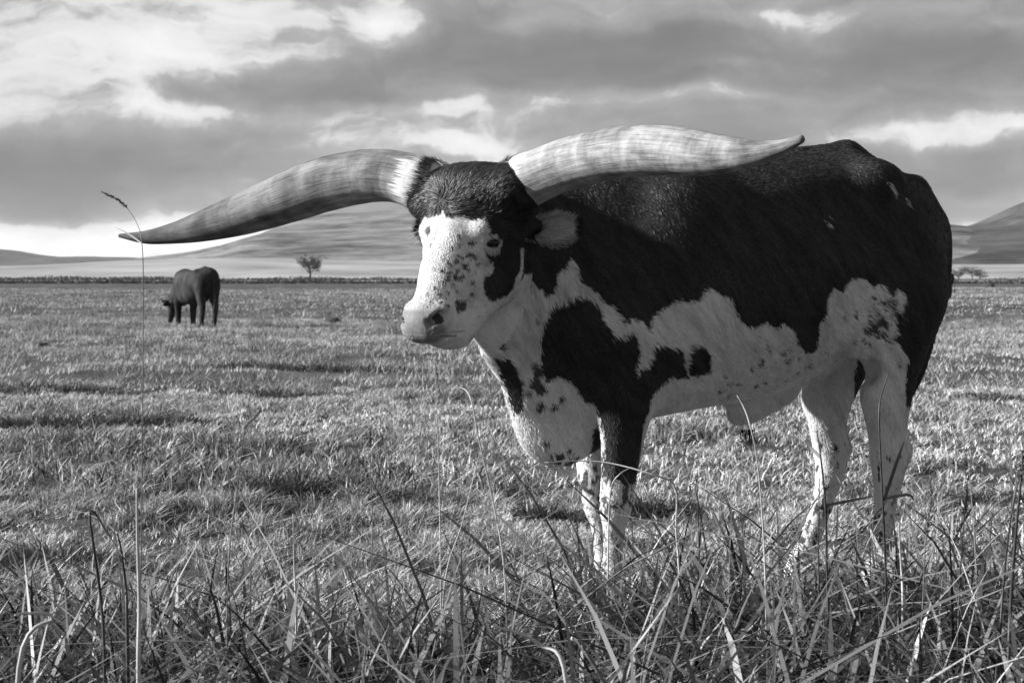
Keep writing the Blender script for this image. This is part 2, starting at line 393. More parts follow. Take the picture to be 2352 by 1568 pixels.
def build_bull(h, HO, HF, HL):
    """HO,HF,HL: head origin and its forward/left axes, in bull space (x forward, y left, z up)"""
    U = np.array([0, 0, 1.0]); HM = np.stack([HF, HL, U])        # rows: head axes
    hp = lambda x, y, z: HO+HF*x+HL*y+U*z
    B = Field((-1.36, -0.46, -0.08), (0.98, 0.72, 1.62), h)
    # trunk
    B.loft([(-1.25, 1.24, 1.12, .04, .5), (-1.20, 1.325, 1.0, .10, .55), (-1.10, 1.405, 0.90, .19, .6), (-0.98, 1.465, 0.84, .255, .62),
            (-0.86, 1.52, .82, .29, .6), (-0.72, 1.505, .735, .325, .55), (-0.5, 1.492, .655, .365, .48), (-0.3, 1.48, .635, .365, .46),
            (-0.1, 1.475, .60, .335, .48), (0.1, 1.445, .60, .285, .48), (0.24, 1.37, .66, .20, .45), (0.32, 1.25, .72, .10, .5)], k=.02, n=2.25)
    # spine ridge and hip bones
    B.cone((-.66, 0, 1.49), .03, (-.86, 0, 1.515), .035, .06)
    B.cone((-.86, 0, 1.505), .035, (-1.12, 0, 1.385), .035, .06)
    for s in (1, -1):
        B.ell((-.86, .21*s, 1.40), (.085, .065, .055), .06)
        B.cone((-.86, .2*s, 1.39), .05, (-1.12, .09*s, 1.27), .05, .08)
        B.ell((-.18, .20*s, 1.12), (.17, .13, .27), .10)         # shoulder blade
        B.ell((.12, .19*s, .95), (.15, .12, .17), .10)           # shoulder point
        B.ell((-.955, .155*s, 1.05), (.19, .13, .25), .10)        # thigh
    # brisket and neck
    B.chain([((.12, 0, .80), .20), ((.19, 0, .70), .155), ((.20, 0, .60), .125)], .07, .66)
    B.cone((.10, 0, .62), .13, (.18, 0, .565), .115, .06, .62)
    for a, b in (((.33, .085, .90), (.235, .10, .66)), ((.38, .105, .93), (.29, .075, .70)), ((.27, .12, .88), (.17, .115, .64))): B.cone(a, .012, b, .010, .03)     # folds of loose skin
    for s in (1, -1): B.cone((.14, .03*s, .70), .09, (.03, .12*s, .72), .085, .09)
    B.chain([((.38, .085, .87), .085), ((.30, .03, .74), .095), ((.22, 0, .60), .10)], .08, .72)
    n0 = np.array([.02, 0, 1.16]); n2 = hp(-.10, 0, -.20); n1 = (n0+n2)/2+np.array([.04, -.03, -.01])
    B.chain([(n0, .29), (n1, .235), (n2, .17)], .08, .78)
    l2 = hp(-.11, 0, -.33)
    B.chain([((.17, 0, .92), .19), ((.33, .10, .93), .15), (l2, .13)], .08, .62)
    B.chain([((.20, 0, .74), .12), ((.33, .07, .83), .085), (hp(-.03, 0, -.44), .06)], .07, .5)  # dewlap
    # forelegs
    B.chain([((.02, .19, .86), .16), ((.02, .18, .66), .088), ((.028, .165, .50), .066), ((.035, .16, .42), .056)], .05, .9)
    B.chain([((.035, .16, .42), .054), ((.042, .16, .36), .057), ((.046, .16, .315), .054), ((.05, .16, .26), .039), ((.054, .16, .15), .034), ((.056, .16, .10), .044)], .02, .95)
    B.chain([((.056, .16, .10), .04), ((.085, .16, .035), .042)], .03)
    B.chain([((.06, -.17, .86), .15), ((.03, -.16, .62), .085), ((.022, -.15, .48), .066), ((.018, -.14, .38), .058)], .05, .9)
    B.chain([((.018, -.14, .38), .053), ((.014, -.14, .33), .056), ((.006, -.14, .28), .052), ((-.006, -.14, .22), .038), ((-.014, -.14, .11), .033), ((-.012, -.14, .065), .043)], .02, .95)
    B.chain([((-.012, -.14, .065), .04), ((.02, -.14, .01), .042)], .03)
    # hind legs
    B.chain([((-.93, .16, 1.0), .20), ((-.925, .17, .82), .14), ((-.925, .175, .66), .092), ((-.932, .17, .55), .070), ((-.943, .17, .46), .066)], .06, .72)
    B.cone((-.965, .17, .60), .016, (-1.012, .17, .475), .026, .03)
    B.chain([((-.943, .17, .46), .066), ((-.94, .17, .39), .057), ((-.933, .17, .32), .043), ((-.925, .17, .24), .039), ((-.912, .17, .14), .040), ((-.905, .17, .10), .050)], .02, .85)
    B.chain([((-.905, .17, .10), .046), ((-.87, .17, .02), .048)], .03)
    B.chain([((-.95, -.16, 1.0), .20), ((-.93, -.18, .80), .135), ((-.885, -.175, .64), .10), ((-.886, -.17, .54), .073), ((-.90, -.17, .45), .067)], .06, .72)
    B.cone((-.91, -.17, .57), .016, (-.965, -.17, .445), .026, .03)
    B.chain([((-.905, -.17, .45), .063), ((-.90, -.17, .37), .058), ((-.88, -.17, .29), .046), ((-.855, -.17, .21), .041), ((-.815, -.17, .10), .040), ((-.80, -.17, .06), .050)], .02, .85)
    B.chain([((-.80, -.17, .06), .046), ((-.755, -.17, -.02), .047)], .03)
    # sheath, flank fold
    B.chain([((-.62, 0, .70), .07), ((-.52, 0, .625), .05), ((-.45, 0, .60), .04)], .05, .7)
    B.cone((-.74, .25, .90), .03, (-.86, .215, .78), .022, .05)
    # tail
    B.chain([((-1.13, 0, 1.395), .045), ((-1.215, 0, 1.28), .04), ((-1.238, .0, 1.10), .034), ((-1.21, .01, .95), .03)], .04)
    B.chain([((-1.21, .01, .95), .03), ((-1.17, .02, .85), .032), ((-1.135, .03, .76), .032), ((-1.105, .035, .66), .018), ((-1.095, .035, .60), .006)], .02)
    for s in (1, -1):
        B.ell((-.70, .36*s, 1.27), (.10, .055, .10), .10, cut=True)      # hollow before the hip
        B.ell((-.835, .16*s, .765), (.055, .10, .06), .04, cut=True)     # pocket of the flank
    B.blur(6)
    # skull
    B.ell(hp(0, 0, -.15), (.12, .128, .15), .05, HM)
    B.ell(hp(-.005, 0, -.062), (.10, .20, .083), .05, HM)
    B.cone(hp(.05, 0, -.20), .098, hp(.185, 0, -.42), .066, .05)
    B.ell(hp(.20, 0, -.445), (.080, .076, .058), .04, HM)
    B.cone(hp(.222, -.034, -.462), .032, hp(.222, .034, -.462), .032, .04); B.cone(hp(.222, .034, -.462), .032, hp(.15, .05, -.46), .03, .04); B.cone(hp(.222, -.034, -.462), .032, hp(.15, -.05, -.46), .03, .04)
    B.ell(hp(.10, 0, -.33), (.07, .078, .10), .05, HM)
    B.ell(hp(.13, 0, -.49), (.075, .052, .030), .025, HM)
    B.cone(hp(-.005, -.16, -.056), .076, hp(-.005, .15, -.056), .076, .05)
    for s in (1, -1):
        B.ell(hp(.055, .10*s, -.172), (.055, .045, .040), .03, HM)
        B.ell(hp(.055, .10*s, -.245), (.04, .035, .03), .03, HM)
        B.cone(hp(-.07, .06*s, -.29), .075, hp(.10, .03*s, -.475), .045, .05)
        B.ell(hp(-.04, .075*s, -.26), (.10, .05, .12), .05, HM)
        B.cone(hp(.0, .14*s, -.07), .07, hp(-.01, .165*s, -.05), .06, .03)     # horn core
        B.cone(hp(-.05, .12*s, -.15), .05, hp(-.07, .17*s, -.155), .03, .03)    # ear root
    B.blur(2)
    for s in (1, -1):
        B.ell(hp(.062, .128*s, -.212), (.024, .022, .015), .010, HM, cut=True)
        B.cone(hp(.090, .112*s, -.205), .007, hp(.060, .137*s, -.192), .008, .012); B.cone(hp(.060, .137*s, -.192), .008, hp(.030, .137*s, -.205), .006, .012)
        B.cone(hp(.088, .112*s, -.222), .005, hp(.058, .136*s, -.231), .006, .010); B.cone(hp(.058, .136*s, -.231), .006, hp(.034, .136*s, -.218), .005, .010)
        B.cone(hp(.215, .062*s, -.405), .016, hp(.25, .052*s, -.432), .012, .02)
        B.cone(hp(.262, .050*s, -.447), .010, hp(.235, .074*s, -.428), .015, .012, cut=True); B.cone(hp(.235, .074*s, -.428), .010, hp(.215, .084*s, -.42), .006, .012, cut=True)
        B.cone(hp(.245, .045*s, -.487), .003, hp(.20, .075*s, -.484), .005, .008, cut=True)
        B.cone(hp(.20, .075*s, -.484), .005, hp(.14, .075*s, -.478), .004, .01, cut=True)
    return B
# coat map: outlines on the left flank (x, z) and on the face, in metres of bull space
COAT_WHITE = [(0.554,0.995),(0.475,1.007),(0.426,1.030),(0.407,1.072),(0.412,1.086),(0.377,1.049),(0.368,1.052),(0.366,1.072),(0.341,1.047),(0.321,1.041),(0.309,1.016),(0.295,1.028),(0.282,1.029),(0.273,1.052),(0.267,1.087),(0.246,1.100),(0.232,1.128),(0.218,1.135),(0.211,1.107),(0.211,1.093),(0.204,1.071),(0.185,1.052),(0.173,1.047),(0.163,1.030),(0.144,1.003),(0.127,0.995),(0.106,0.974),(0.094,0.954),(0.085,0.932),(0.071,0.932),(0.057,0.946),(0.043,0.946),(0.022,0.946),(0.015,0.932),(0.001,0.904),(-0.013,0.953),(-0.027,0.967),(-0.048,0.981),(-0.076,0.995),(-0.090,1.002),(-0.111,1.009),(-0.118,1.002),(-0.139,1.002),(-0.160,1.009),(-0.174,1.030),(-0.181,1.037),(-0.195,1.044),(-0.223,1.030),(-0.237,1.016),(-0.251,1.016),(-0.265,0.995),(-0.279,0.967),(-0.293,0.947),(-0.300,0.939),(-0.314,0.932),(-0.335,0.918),(-0.363,0.918),(-0.384,0.932),(-0.398,0.939),(-0.419,0.919),(-0.440,0.920),(-0.454,0.932),(-0.468,0.924),(-0.491,0.908),(-0.503,0.883),(-0.515,0.864),(-0.546,0.838),(-0.594,0.832),(-0.608,0.847),(-0.600,0.890),(-0.594,0.931),(-0.613,0.947),(-0.622,0.974),(-0.622,1.009),(-0.628,1.030),(-0.635,1.050),(-0.655,1.037),(-0.678,1.029),(-0.695,1.054),(-0.713,1.072),(-0.733,1.079),(-0.755,1.079),(-0.776,1.065),(-0.797,1.051),(-0.818,1.058),(-0.846,1.044),(-0.860,1.023),(-0.874,1.023),(-0.881,1.044),(-0.902,1.037),(-0.902,1.009),(-0.902,0.981),(-0.887,0.945),(-0.895,0.897),(-0.881,0.876),(-0.895,0.862),(-0.909,0.855),(-0.923,0.834),(-0.944,0.813),(-0.951,0.768),(-0.951,0.722),(-0.972,0.645)]
COAT_SHOULDER = [(0.309,0.925),(0.302,0.967),(0.295,0.995),(0.281,1.002),(0.267,1.002),(0.247,1.009),(0.228,1.009),(0.218,1.016),(0.204,1.023),(0.188,1.021),(0.169,1.009),(0.155,0.987),(0.148,0.974),(0.141,0.953),(0.132,0.932),(0.120,0.925),(0.113,0.911),(0.113,0.883),(0.105,0.897),(0.085,0.890),(0.064,0.904),(0.050,0.904),(0.036,0.876),(0.029,0.839),(0.029,0.813),(0.029,0.783),(0.022,0.757),(0.022,0.783),(0.015,0.792),(0.001,0.799),(-0.006,0.813),(-0.013,0.834),(-0.013,0.855),(-0.027,0.869),(-0.040,0.876),(-0.048,0.862),(-0.062,0.876),(-0.083,0.855),(-0.104,0.855),(-0.125,0.842),(-0.139,0.827),(-0.146,0.854),(-0.160,0.862),(-0.174,0.864),(-0.188,0.855),(-0.202,0.848),(-0.216,0.832),(-0.223,0.806),(-0.230,0.785),(-0.222,0.770),(-0.209,0.764),(-0.181,0.760),(-0.160,0.757),(-0.132,0.749),(-0.104,0.757),(-0.083,0.750),(-0.069,0.730),(-0.047,0.708),(-0.041,0.686),(-0.042,0.650),(-0.032,0.638),(-0.027,0.603),(-0.028,0.498),(-0.022,0.449),(-0.016,0.410),(0.026,0.402),(0.049,0.421),(0.068,0.414),(0.082,0.428),(0.093,0.414),(0.091,0.505),(0.106,0.624),(0.116,0.650),(0.123,0.663),(0.133,0.674),(0.151,0.670),(0.163,0.679),(0.180,0.704),(0.198,0.721),(0.208,0.739),(0.222,0.746),(0.233,0.756),(0.246,0.757),(0.266,0.745),(0.274,0.743),(0.281,0.757),(0.295,0.785),(0.302,0.806),(0.307,0.830),(0.309,0.855),(0.309,0.876),(0.309,0.892)]
COAT_STRIP = [(-0.125,0.855),(-0.139,0.862),(-0.146,0.827),(-0.153,0.792),(-0.167,0.748),(-0.167,0.736),(-0.153,0.770),(-0.139,0.806)]
COAT_CHEST = [(0.470,0.832),(0.449,0.815),(0.436,0.819),(0.421,0.823),(0.400,0.809),(0.379,0.783),(0.372,0.767),(0.358,0.750),(0.349,0.731),(0.344,0.707),(0.340,0.684),(0.338,0.658),(0.340,0.642),(0.357,0.638),(0.385,0.700),(0.419,0.751)]
BODY_SPOTS = [(0.470,0.856,0.007),(0.435,0.853,0.009),(0.442,0.889,0.006),(0.463,0.884,0.007),(0.442,0.918,0.006),(0.309,0.736,0.014),(0.288,0.715,0.013),(0.326,0.704,0.007),(0.281,0.659,0.010),(0.239,0.659,0.007),(0.219,0.686,0.006),(0.204,0.484,0.011),(0.162,0.458,0.013),(0.204,0.463,0.009),(0.141,0.478,0.007),(0.176,0.503,0.006),(0.253,0.533,0.006),(-0.398,0.804,0.009),(-0.365,0.844,0.004),(-0.471,0.830,0.006),(-0.369,0.784,0.004),(0.330,0.941,0.007),(0.316,0.793,0.010),(0.302,0.771,0.011),(-0.855,1.004,0.009),(-0.831,0.938,0.007),(-0.804,0.951,0.006),(-0.804,1.016,0.006),(-0.818,0.988,0.004),(-0.846,0.967,0.006),(-0.824,0.917,0.009),(-0.804,0.911,0.010),(-0.797,0.890,0.007),(-0.818,0.897,0.007),(-0.842,0.921,0.006),(-0.854,0.912,0.006),(-0.860,0.925,0.006),(-0.783,0.869,0.007),(-0.804,0.855,0.006),(-0.783,0.904,0.006),(-0.867,0.946,0.004),(-0.853,0.897,0.004),(-0.839,0.890,0.006),(-0.874,0.974,0.007),(-0.853,1.037,0.006),(-0.832,1.044,0.004),(-0.769,1.050,0.004),(-0.699,0.946,0.004),(-0.398,0.804,0.007),(-0.475,0.834,0.007),(-0.426,0.834,0.004),(-0.916,0.785,0.004),(-0.667,0.858,0.004),(-0.853,0.988,0.006),(-0.827,0.879,0.006)]
SCARS = [(-0.860,1.387,0.004),(-0.867,1.380,0.004),(-0.881,1.366,0.005),(-0.887,1.359,0.004),(-0.942,1.338,0.004),(-0.951,1.338,0.004),(-0.650,1.268,0.003),(-0.629,1.254,0.004),(-0.642,1.247,0.004)]
FACE = [(-0.173,-0.128),(-0.164,-0.123),(-0.142,-0.118),(-0.117,-0.118),(-0.096,-0.111),(-0.077,-0.104),(-0.069,-0.123),(-0.048,-0.125),(-0.027,-0.123),(-0.010,-0.123),(0.001,-0.139),(0.015,-0.132),(0.029,-0.131),(0.058,-0.125),(0.049,-0.142),(0.062,-0.154),(0.070,-0.174),(0.063,-0.181),(0.082,-0.181),(0.096,-0.200),(0.095,-0.212),(0.091,-0.222),(0.071,-0.220),(0.057,-0.218),(0.048,-0.228),(0.053,-0.249),(0.065,-0.263),(0.075,-0.272),(0.079,-0.279),(0.070,-0.300),(0.050,-0.307),(0.043,-0.328),(0.044,-0.342),(0.048,-0.363),(0.066,-0.391),(0.080,-0.378),(0.115,-0.366),(0.135,-0.342),(0.144,-0.313),(0.154,-0.293),(0.158,-0.272),(0.156,-0.223),(0.166,-0.230),(0.167,-0.258),(0.163,-0.293),(0.157,-0.327),(0.163,-0.341),(0.124,-0.479),(0.028,-0.566),(-0.126,-0.551),(-0.213,-0.525),(-0.217,-0.430),(-0.178,-0.344),(-0.173,-0.172)]
FACE_SPOTS = [(-0.123,-0.160,0.004),(-0.045,-0.222,0.004),(-0.026,-0.265,0.005),(-0.014,-0.251,0.004),(-0.006,-0.279,0.006),(-0.024,-0.293,0.004),(-0.043,-0.300,0.005),(-0.065,-0.293,0.004),(-0.049,-0.314,0.004),(-0.035,-0.335,0.004),(-0.011,-0.314,0.005),(0.017,-0.328,0.004),(-0.069,-0.258,0.003),(0.011,-0.244,0.006),(0.023,-0.251,0.004),(0.030,-0.272,0.004),(-0.080,-0.360,0.004),(-0.058,-0.377,0.002),(-0.074,-0.388,0.004),(-0.030,-0.384,0.006),(-0.022,-0.398,0.007),(-0.014,-0.405,0.007),(-0.027,-0.405,0.005),(-0.007,-0.398,0.005),(-0.018,-0.384,0.004),(0.015,-0.363,0.004),(0.024,-0.377,0.002),(0.053,-0.391,0.003),(0.010,-0.209,0.006),(0.017,-0.209,0.005),(-0.002,-0.243,0.004),(0.006,-0.272,0.003),(-0.038,-0.279,0.003),(-0.105,-0.383,0.002),(-0.050,-0.300,0.004),(-0.030,-0.307,0.003),(0.005,-0.293,0.003),(-0.056,-0.319,0.003),(0.022,-0.300,0.002)]
# ------------------------------------------------------------------ the bull
def inside(px, py, poly):
    """vectorised even-odd point in polygon test"""
    poly = np.asarray(poly, float); r = np.zeros(px.shape, bool); j = len(poly)-1
    for i in range(len(poly)):
        (xi, yi), (xj, yj) = poly[i], poly[j]
        if yi != yj: r ^= ((yi > py) != (yj > py)) & (px < (xj-xi)*(py-yi)/(yj-yi)+xi)
        j = i
    return r
HO, HF, HL = np.array([0.5485, 0.2464, 1.3921]), np.array([0.7771, 0.6293, 0.0000]), np.array([-0.6293, 0.7771, 0.0000])
WHITE_POLY = [(.9, 1.03), (.6, 1.03)]+COAT_WHITE[1:]+[(-1.09, .60), (-1.09, -.2), (.9, -.2)]
def head_xyz(P):
    q = P-HO; return q@HF, q@HL, q[:, 2]
def head_mask(P):
    x, y, z = head_xyz(P); return (z < .12) & (z > -.58) & (x > -.115-.1*np.clip(-z-.15, 0, .3)+.25*np.clip(-z-.42, 0, 1)) & (np.abs(y) < .34)
def coat(P, jit=0.0):
    """white share 0..1 of the coat at points in bull space, and the bare-skin share of the nose"""
    P = np.asarray(P, float); x, y, z = P.T; n = len(P)
    e = .006*vnoise(P*9, 3)+.0035*vnoise(P*30, 4)+jit*rng.normal(size=n); e2 = .006*vnoise(P*9, 5)+jit*rng.normal(size=n)
    xs, zs = x+e, z+e2; near = y > -.06
    w = inside(xs, zs, WHITE_POLY)
    blk = inside(xs, zs, COAT_SHOULDER) & ~inside(xs, zs, COAT_STRIP)
    fore_far = (y < -.03) & (x < .2) & (z < .62); blk &= ~(fore_far & (x > -.15))
    blk &= ~((z < .60) & (x > .105))
    w &= ~blk; w &= ~inside(xs, zs, COAT_CHEST)
    c = w.astype(float)
    fr = np.random.default_rng(5); more = [(fr.normal(-.83, .045), fr.normal(.93, .05), fr.uniform(.003, .006)) for _ in range(46)]+[(fr.uniform(-.75, -.25), fr.uniform(.68, .9), fr.uniform(.003, .0055)) for _ in range(26)]
    for sx, sz, r in BODY_SPOTS+more:
        m_ = near & ((xs-sx)**2+(zs-sz)**2 < (r*1.45)**2); c[m_] = .05
    # freckled knees and hocks
    f = vnoise(P*np.array([48, 48, 26]), 8)+.6*vnoise(P*np.array([105, 105, 60]), 9)
    knee = np.clip(1-np.abs(z-.36)/.12, 0, 1)*(x > -.3)
    low = np.clip((.45-z)/.3, 0, 1)*.42*(x < -.5)
    c[(z < .5) & (f > .80-(.85+.25*(y < 0))*knee-low)] = .05
    c[(z < .4) & (z > .1) & (x > -.3) & (f > .55)] = .1
    for sx, sz, r in SCARS: c[near & ((xs-sx)**2+(zs-sz)**2 < (r*1.1)**2)] = .9
    c[(x < -1.03) & (np.abs(y) < .09) & (z > .5)] = 0
    hm = head_mask(P); hx_, hy_, hz_ = head_xyz(P)
    # face: the camera side as it is, the other cheek its mirror image
    yy = np.where(hx_*.545+hy_*.839 > -.06, hy_, -hy_)
    a = .839*yy-.545*hx_+e*.6; b = hz_+e2*.6
    fw = inside(a, b, FACE)
    fc = fw.astype(float)
    fr = np.random.default_rng(11); more = [(fr.normal(-.045, .035), fr.normal(-.31, .06), fr.uniform(.002, .0042)) for _ in range(40)]
    for sa, sb, r in FACE_SPOTS+more: fc[(a-sa)**2+(b-sb)**2 < (r*1.45)**2] = .08
    de = np.sqrt((hx_-.062)**2+(np.abs(hy_)-.128)**2*.6+((hz_+.212)*1.35)**2); fc[(de < .046) & (hx_ > .03) & (fc < .6)] = .6
    fc[(hz_ < -.39+.2*hx_) & (hx_ < .12)] = 1; fc[(hz_ < -.30) & (hx_ < -.085-.2*(hz_+.30))] = 1
    c = np.where(hm, fc, c)
    nose = np.clip((hx_-.195+.02*vnoise(P*14, 6))/.05, 0, 1)*np.clip((-.385-hz_)/.03, 0, 1)*hm
    nose = np.where(hm & (de < .027), .8, nose)                           # bare lids
    return c, nose

def build_coat_material(hairy):
    g = Mat('bull_hair' if hairy else 'bull_hide', .5 if hairy else .6, .2 if hairy else .10)
    w = g.attr('white'); s = g.attr('shade'); no = g.attr('nose')
    base = g.mix(w, g.mix(s, .005, .042), g.mix(s, .40, .76) if hairy else .58)
    if not hairy:
        co = g.coord((1, 1, 1)); nn = g.noise(g.scaled(co, (60, 60, 18)), 1, 4, .6)
        nm = g.noise(co, 70, 4, .6)
        base = g.mix(no, base, g.mix(nm, .10, .22))
        g.bump(g.math('ADD', nn, g.math('MULTIPLY', nm, .6)), .35, .006)
    g.color(base); return g.m

def normals(V, Fq):
    fn = np.cross(V[Fq[:, 2]]-V[Fq[:, 0]], V[Fq[:, 3]]-V[Fq[:, 1]]); N = np.zeros_like(V)
    for i in range(4):
        for k in range(3): N[:, k] += np.bincount(Fq[:, i], fn[:, k], len(V))
    return N/(np.linalg.norm(N, axis=1)[:, None]+1e-12), np.linalg.norm(fn, axis=1)*.5

def grow_hair(V, Fq, N, area, count):
    """short coat as single tapered blades lying along the hide, longer on poll, neck and brisket"""
    cen = V[Fq].mean(1); fN = N[Fq].mean(1)
    wgt = area*np.where(fN[:, 1] > -.25, 1.0, .22)
    hmask = head_mask(cen); wgt = wgt*np.where(hmask, 2.6, 1.0)*np.where(cen[:, 2] < .06, .1, 1.0)
    p = wgt/wgt.sum(); idx = rng.choice(len(Fq), count, p=p)
    a, b = rng.random((2, count, 1)); q = V[Fq[idx]]
    P = (1-a)*(1-b)*q[:, 0]+a*(1-b)*q[:, 1]+a*b*q[:, 2]+(1-a)*b*q[:, 3]
    n = fN[idx]; n /= np.linalg.norm(n, axis=1)[:, None]+1e-9
    c, nose = coat(P, .0035); keep = nose < .35+.3*rng.random(count)
    P, n, c = P[keep], n[keep], c[keep]; m_ = len(P)
    hm = head_mask(P); hx_, hy_, hz_ = head_xyz(P)
    # lie of the coat
    sw = vnoise(P*3.2, 21)[:, None]; sw2 = vnoise(P*3.2+7, 22)[:, None]; fi = vnoise(P*22, 23)[:, None]; fi2 = vnoise(P*22+3, 24)[:, None]
    d = np.tile(np.array([-.62, 0, -.78]), (m_, 1)); leg = np.clip((.75-P[:, 2:3])/.15, 0, 1); d = d*(1-leg)+np.array([-.12, 0, -1])*leg
    rump = np.clip((-.85-P[:, :1])/.2, 0, 1); d = d*(1-rump)+np.array([-.25, 0, -.95])*rump
    d = d+.28*sw*np.array([1, 0, 0])+.28*sw2*np.array([0, 0, 1.])+.20*fi*np.array([1., 0, 0])+.14*fi2*np.array([0, 1., 0])
    whorl = HO+HF*.10+HL*-.03+np.array([0, 0, -.085])
    r = P-whorl; rl = np.linalg.norm(r, axis=1)[:, None]+1e-6
    swirl = np.cross(n, r/rl)
    hd = r/rl+.45*swirl+.45*fi*np.cross(n, r/rl)+.25*np.concatenate([fi, fi2, fi], 1)
    face = np.clip((-.17-hz_)/.06, 0, 1)[:, None]
    fd = np.tile(HF*.15+np.array([0, 0, -1.0]), (m_, 1))+HL*(hy_*5)[:, None]+.25*fi*HL
    hd = hd*(1-face)+fd*face
    d = np.where(hm[:, None], hd, d)
    d += .10*rng.normal(size=(m_, 3))
    d -= n*(d*n).sum(1)[:, None]; d /= np.linalg.norm(d, axis=1)[:, None]+1e-9
    poll = hm & (c < .5) & (hz_ > -.19)
    neckw = (~hm) & (P[:, 0] > .1) & (P[:, 2] > .84) & (c > .5)
    fringe = (~hm) & (c > .5) & (P[:, 2] > .80)
    Ln = rng.uniform(.012, .020, m_); Ln[hm] = rng.uniform(.007, .013, hm.sum()); Ln[poll] = rng.uniform(.020, .036, poll.sum())
    Ln[neckw] = rng.uniform(.02, .036, neckw.sum()); Ln[fringe & ~neckw] = rng.uniform(.018, .032, (fringe & ~neckw).sum())
    Ln[P[:, 2] < .45] *= .6
    muz = hm & (hz_ < -.40); Ln[muz] *= .55
    # clumps: lift the coat in soft tufts
    lift = .08+.06*vnoise(P*40, 31)+.04*rng.normal(size=m_); lift[poll] += .06+.12*vnoise(P[poll]*16, 33); lift[neckw] += .10
    lift = np.clip(lift, .03, .7)[:, None]
    W = np.where(poll, .0013, .0010)[:, None]*rng.uniform(.7, 1.3, (m_, 1)); W[hm & ~poll] *= .75
    side = np.cross(n, d); curl = (.25*fi2+.2*rng.normal(size=(m_, 1)))*np.where(poll | neckw, 1.6, .5)[:, None]
    base = P-n*.001; L1 = Ln[:, None]
    mid = P+d*L1*.55+n*L1*lift*.7+side*curl*L1*.12
    tip = P+d*L1*(1-.1*lift)+n*L1*lift*.75+side*curl*L1*.45
    tw = side+n*.35*rng.normal(size=(m_, 1)); tw /= np.linalg.norm(tw, axis=1)[:, None]
    VV = np.stack([base-tw*W, base+tw*W, mid+tw*W*.8, mid-tw*W*.8, tip], 1)
    lock = vnoise(np.stack([P[:, 0]*30+P[:, 2]*-22, P[:, 1]*30, P[:, 2]*5+P[:, 0]*7], 1), 41)+.6*vnoise(np.stack([P[:, 0]*66+P[:, 2]*-48, P[:, 1]*50, P[:, 2]*9+P[:, 0]*11], 1), 42)
    shade = np.clip(.45+.22*rng.normal(size=m_)+.38*lock, 0, 1)
    k = np.arange(m_)*5
    Q = np.stack([k, k+1, k+2, k+3], 1); T = np.stack([k+3, k+2, k+4], 1)
    return mesh_np('coat_hair', VV.reshape(-1, 3), Q, T, True, {'white': np.repeat(c, 5), 'shade': np.repeat(shade, 5), 'nose': np.zeros(m_*5)})

HORN_R = [[0.6659, 0.1114, 1.3685, 0.0826], [0.7343, 0.0448, 1.3948, 0.0819], [0.8072, -0.023, 1.4038, 0.0849], [0.8815, -0.0912, 1.3968, 0.0879], [0.9557, -0.1595, 1.3789, 0.089], [1.0294, -0.2275, 1.3526, 0.086], [1.1043, -0.2959, 1.3245, 0.0798], [1.1811, -0.3648, 1.2972, 0.0728], [1.26, -0.4342, 1.2716, 0.0629], [1.341, -0.5043, 1.2483, 0.0501], [1.4245, -0.575, 1.2291, 0.036], [1.5112, -0.6465, 1.218, 0.0235], [1.5992, -0.7184, 1.2243, 0.0071]]
HORN_L = [[0.413, 0.3552, 1.3655, 0.0789], [0.3649, 0.4294, 1.3893, 0.0772], [0.3178, 0.5032, 1.4103, 0.0768], [0.2704, 0.5772, 1.424, 0.0749], [0.2236, 0.651, 1.4319, 0.0737], [0.1781, 0.7244, 1.4338, 0.072], [0.1341, 0.7975, 1.4297, 0.0692], [0.092, 0.87, 1.4209, 0.0649], [0.0521, 0.9419, 1.4105, 0.0574], [0.0145, 1.0133, 1.4046, 0.0465], [-0.0203, 1.0839, 1.4037, 0.0318], [-0.0522, 1.1537, 1.4109, 0.0205], [-0.0766, 1.2214, 1.4262, 0.0116]]
def horn_mat(name, dark, tip):
    g = Mat(name, .68, .18); v = g.attr('hornco', 'Vector')
    streak = g.noise(g.scaled(v, (7, 13, 13)), 1, 7, .72, .2); bands = g.noise(g.scaled(v, (11, .7, .7)), 1, 4, .55, .4); blot = g.noise(g.scaled(v, (9, 5, 5)), 1, 5, .65, .4)
    crk = g.noise(g.scaled(v, (9, 26, 26)), 1, 6, .8)
    rings = g.noise(g.scaled(v, (27, .6, .6)), 1, 2, .5, .3)
    k = g.math('ADD', g.math('MULTIPLY', streak, .20), g.math('ADD', g.math('MULTIPLY', bands, .38), g.math('ADD', g.math('MULTIPLY', rings, .16), g.math('MULTIPLY', blot, .26))))
    body = g.ramp(k, [(.40, .15*dark), (.46, .32*dark), (.52, .52*dark), (.58, .74*dark)])
    t = g.n('ShaderNodeSeparateXYZ'); g.L.new(v, t.inputs[0]); t = t.outputs[0]
    sc = g.ramp(crk, [(.36, .35), (.42, 1.0)])
    tipk = g.ramp(t, [(0, 1), (.45, .92), (.8, tip), (1, tip*.6)])
    col = g.math('MULTIPLY', g.math('MULTIPLY', body, sc), tipk)
    edge = g.math('ADD', t, g.math('MULTIPLY', g.math('SUBTRACT', g.noise(g.scaled(v, (3, 9, 9)), 1, 5, .7), .5), .16))
    col = g.mix(g.ramp(edge, [(.105, 1.0), (.125, 0.0)]), col, g.mix(streak, .42, .72))
    g.color(col); g.bump(g.math('ADD', g.math('MULTIPLY', streak, .5), g.math('ADD', g.math('MULTIPLY', bands, 1.2), g.math('ADD', g.math('MULTIPLY', rings, 1.0), g.math('MULTIPLY', crk, .6)))), .6, .007); return g.m
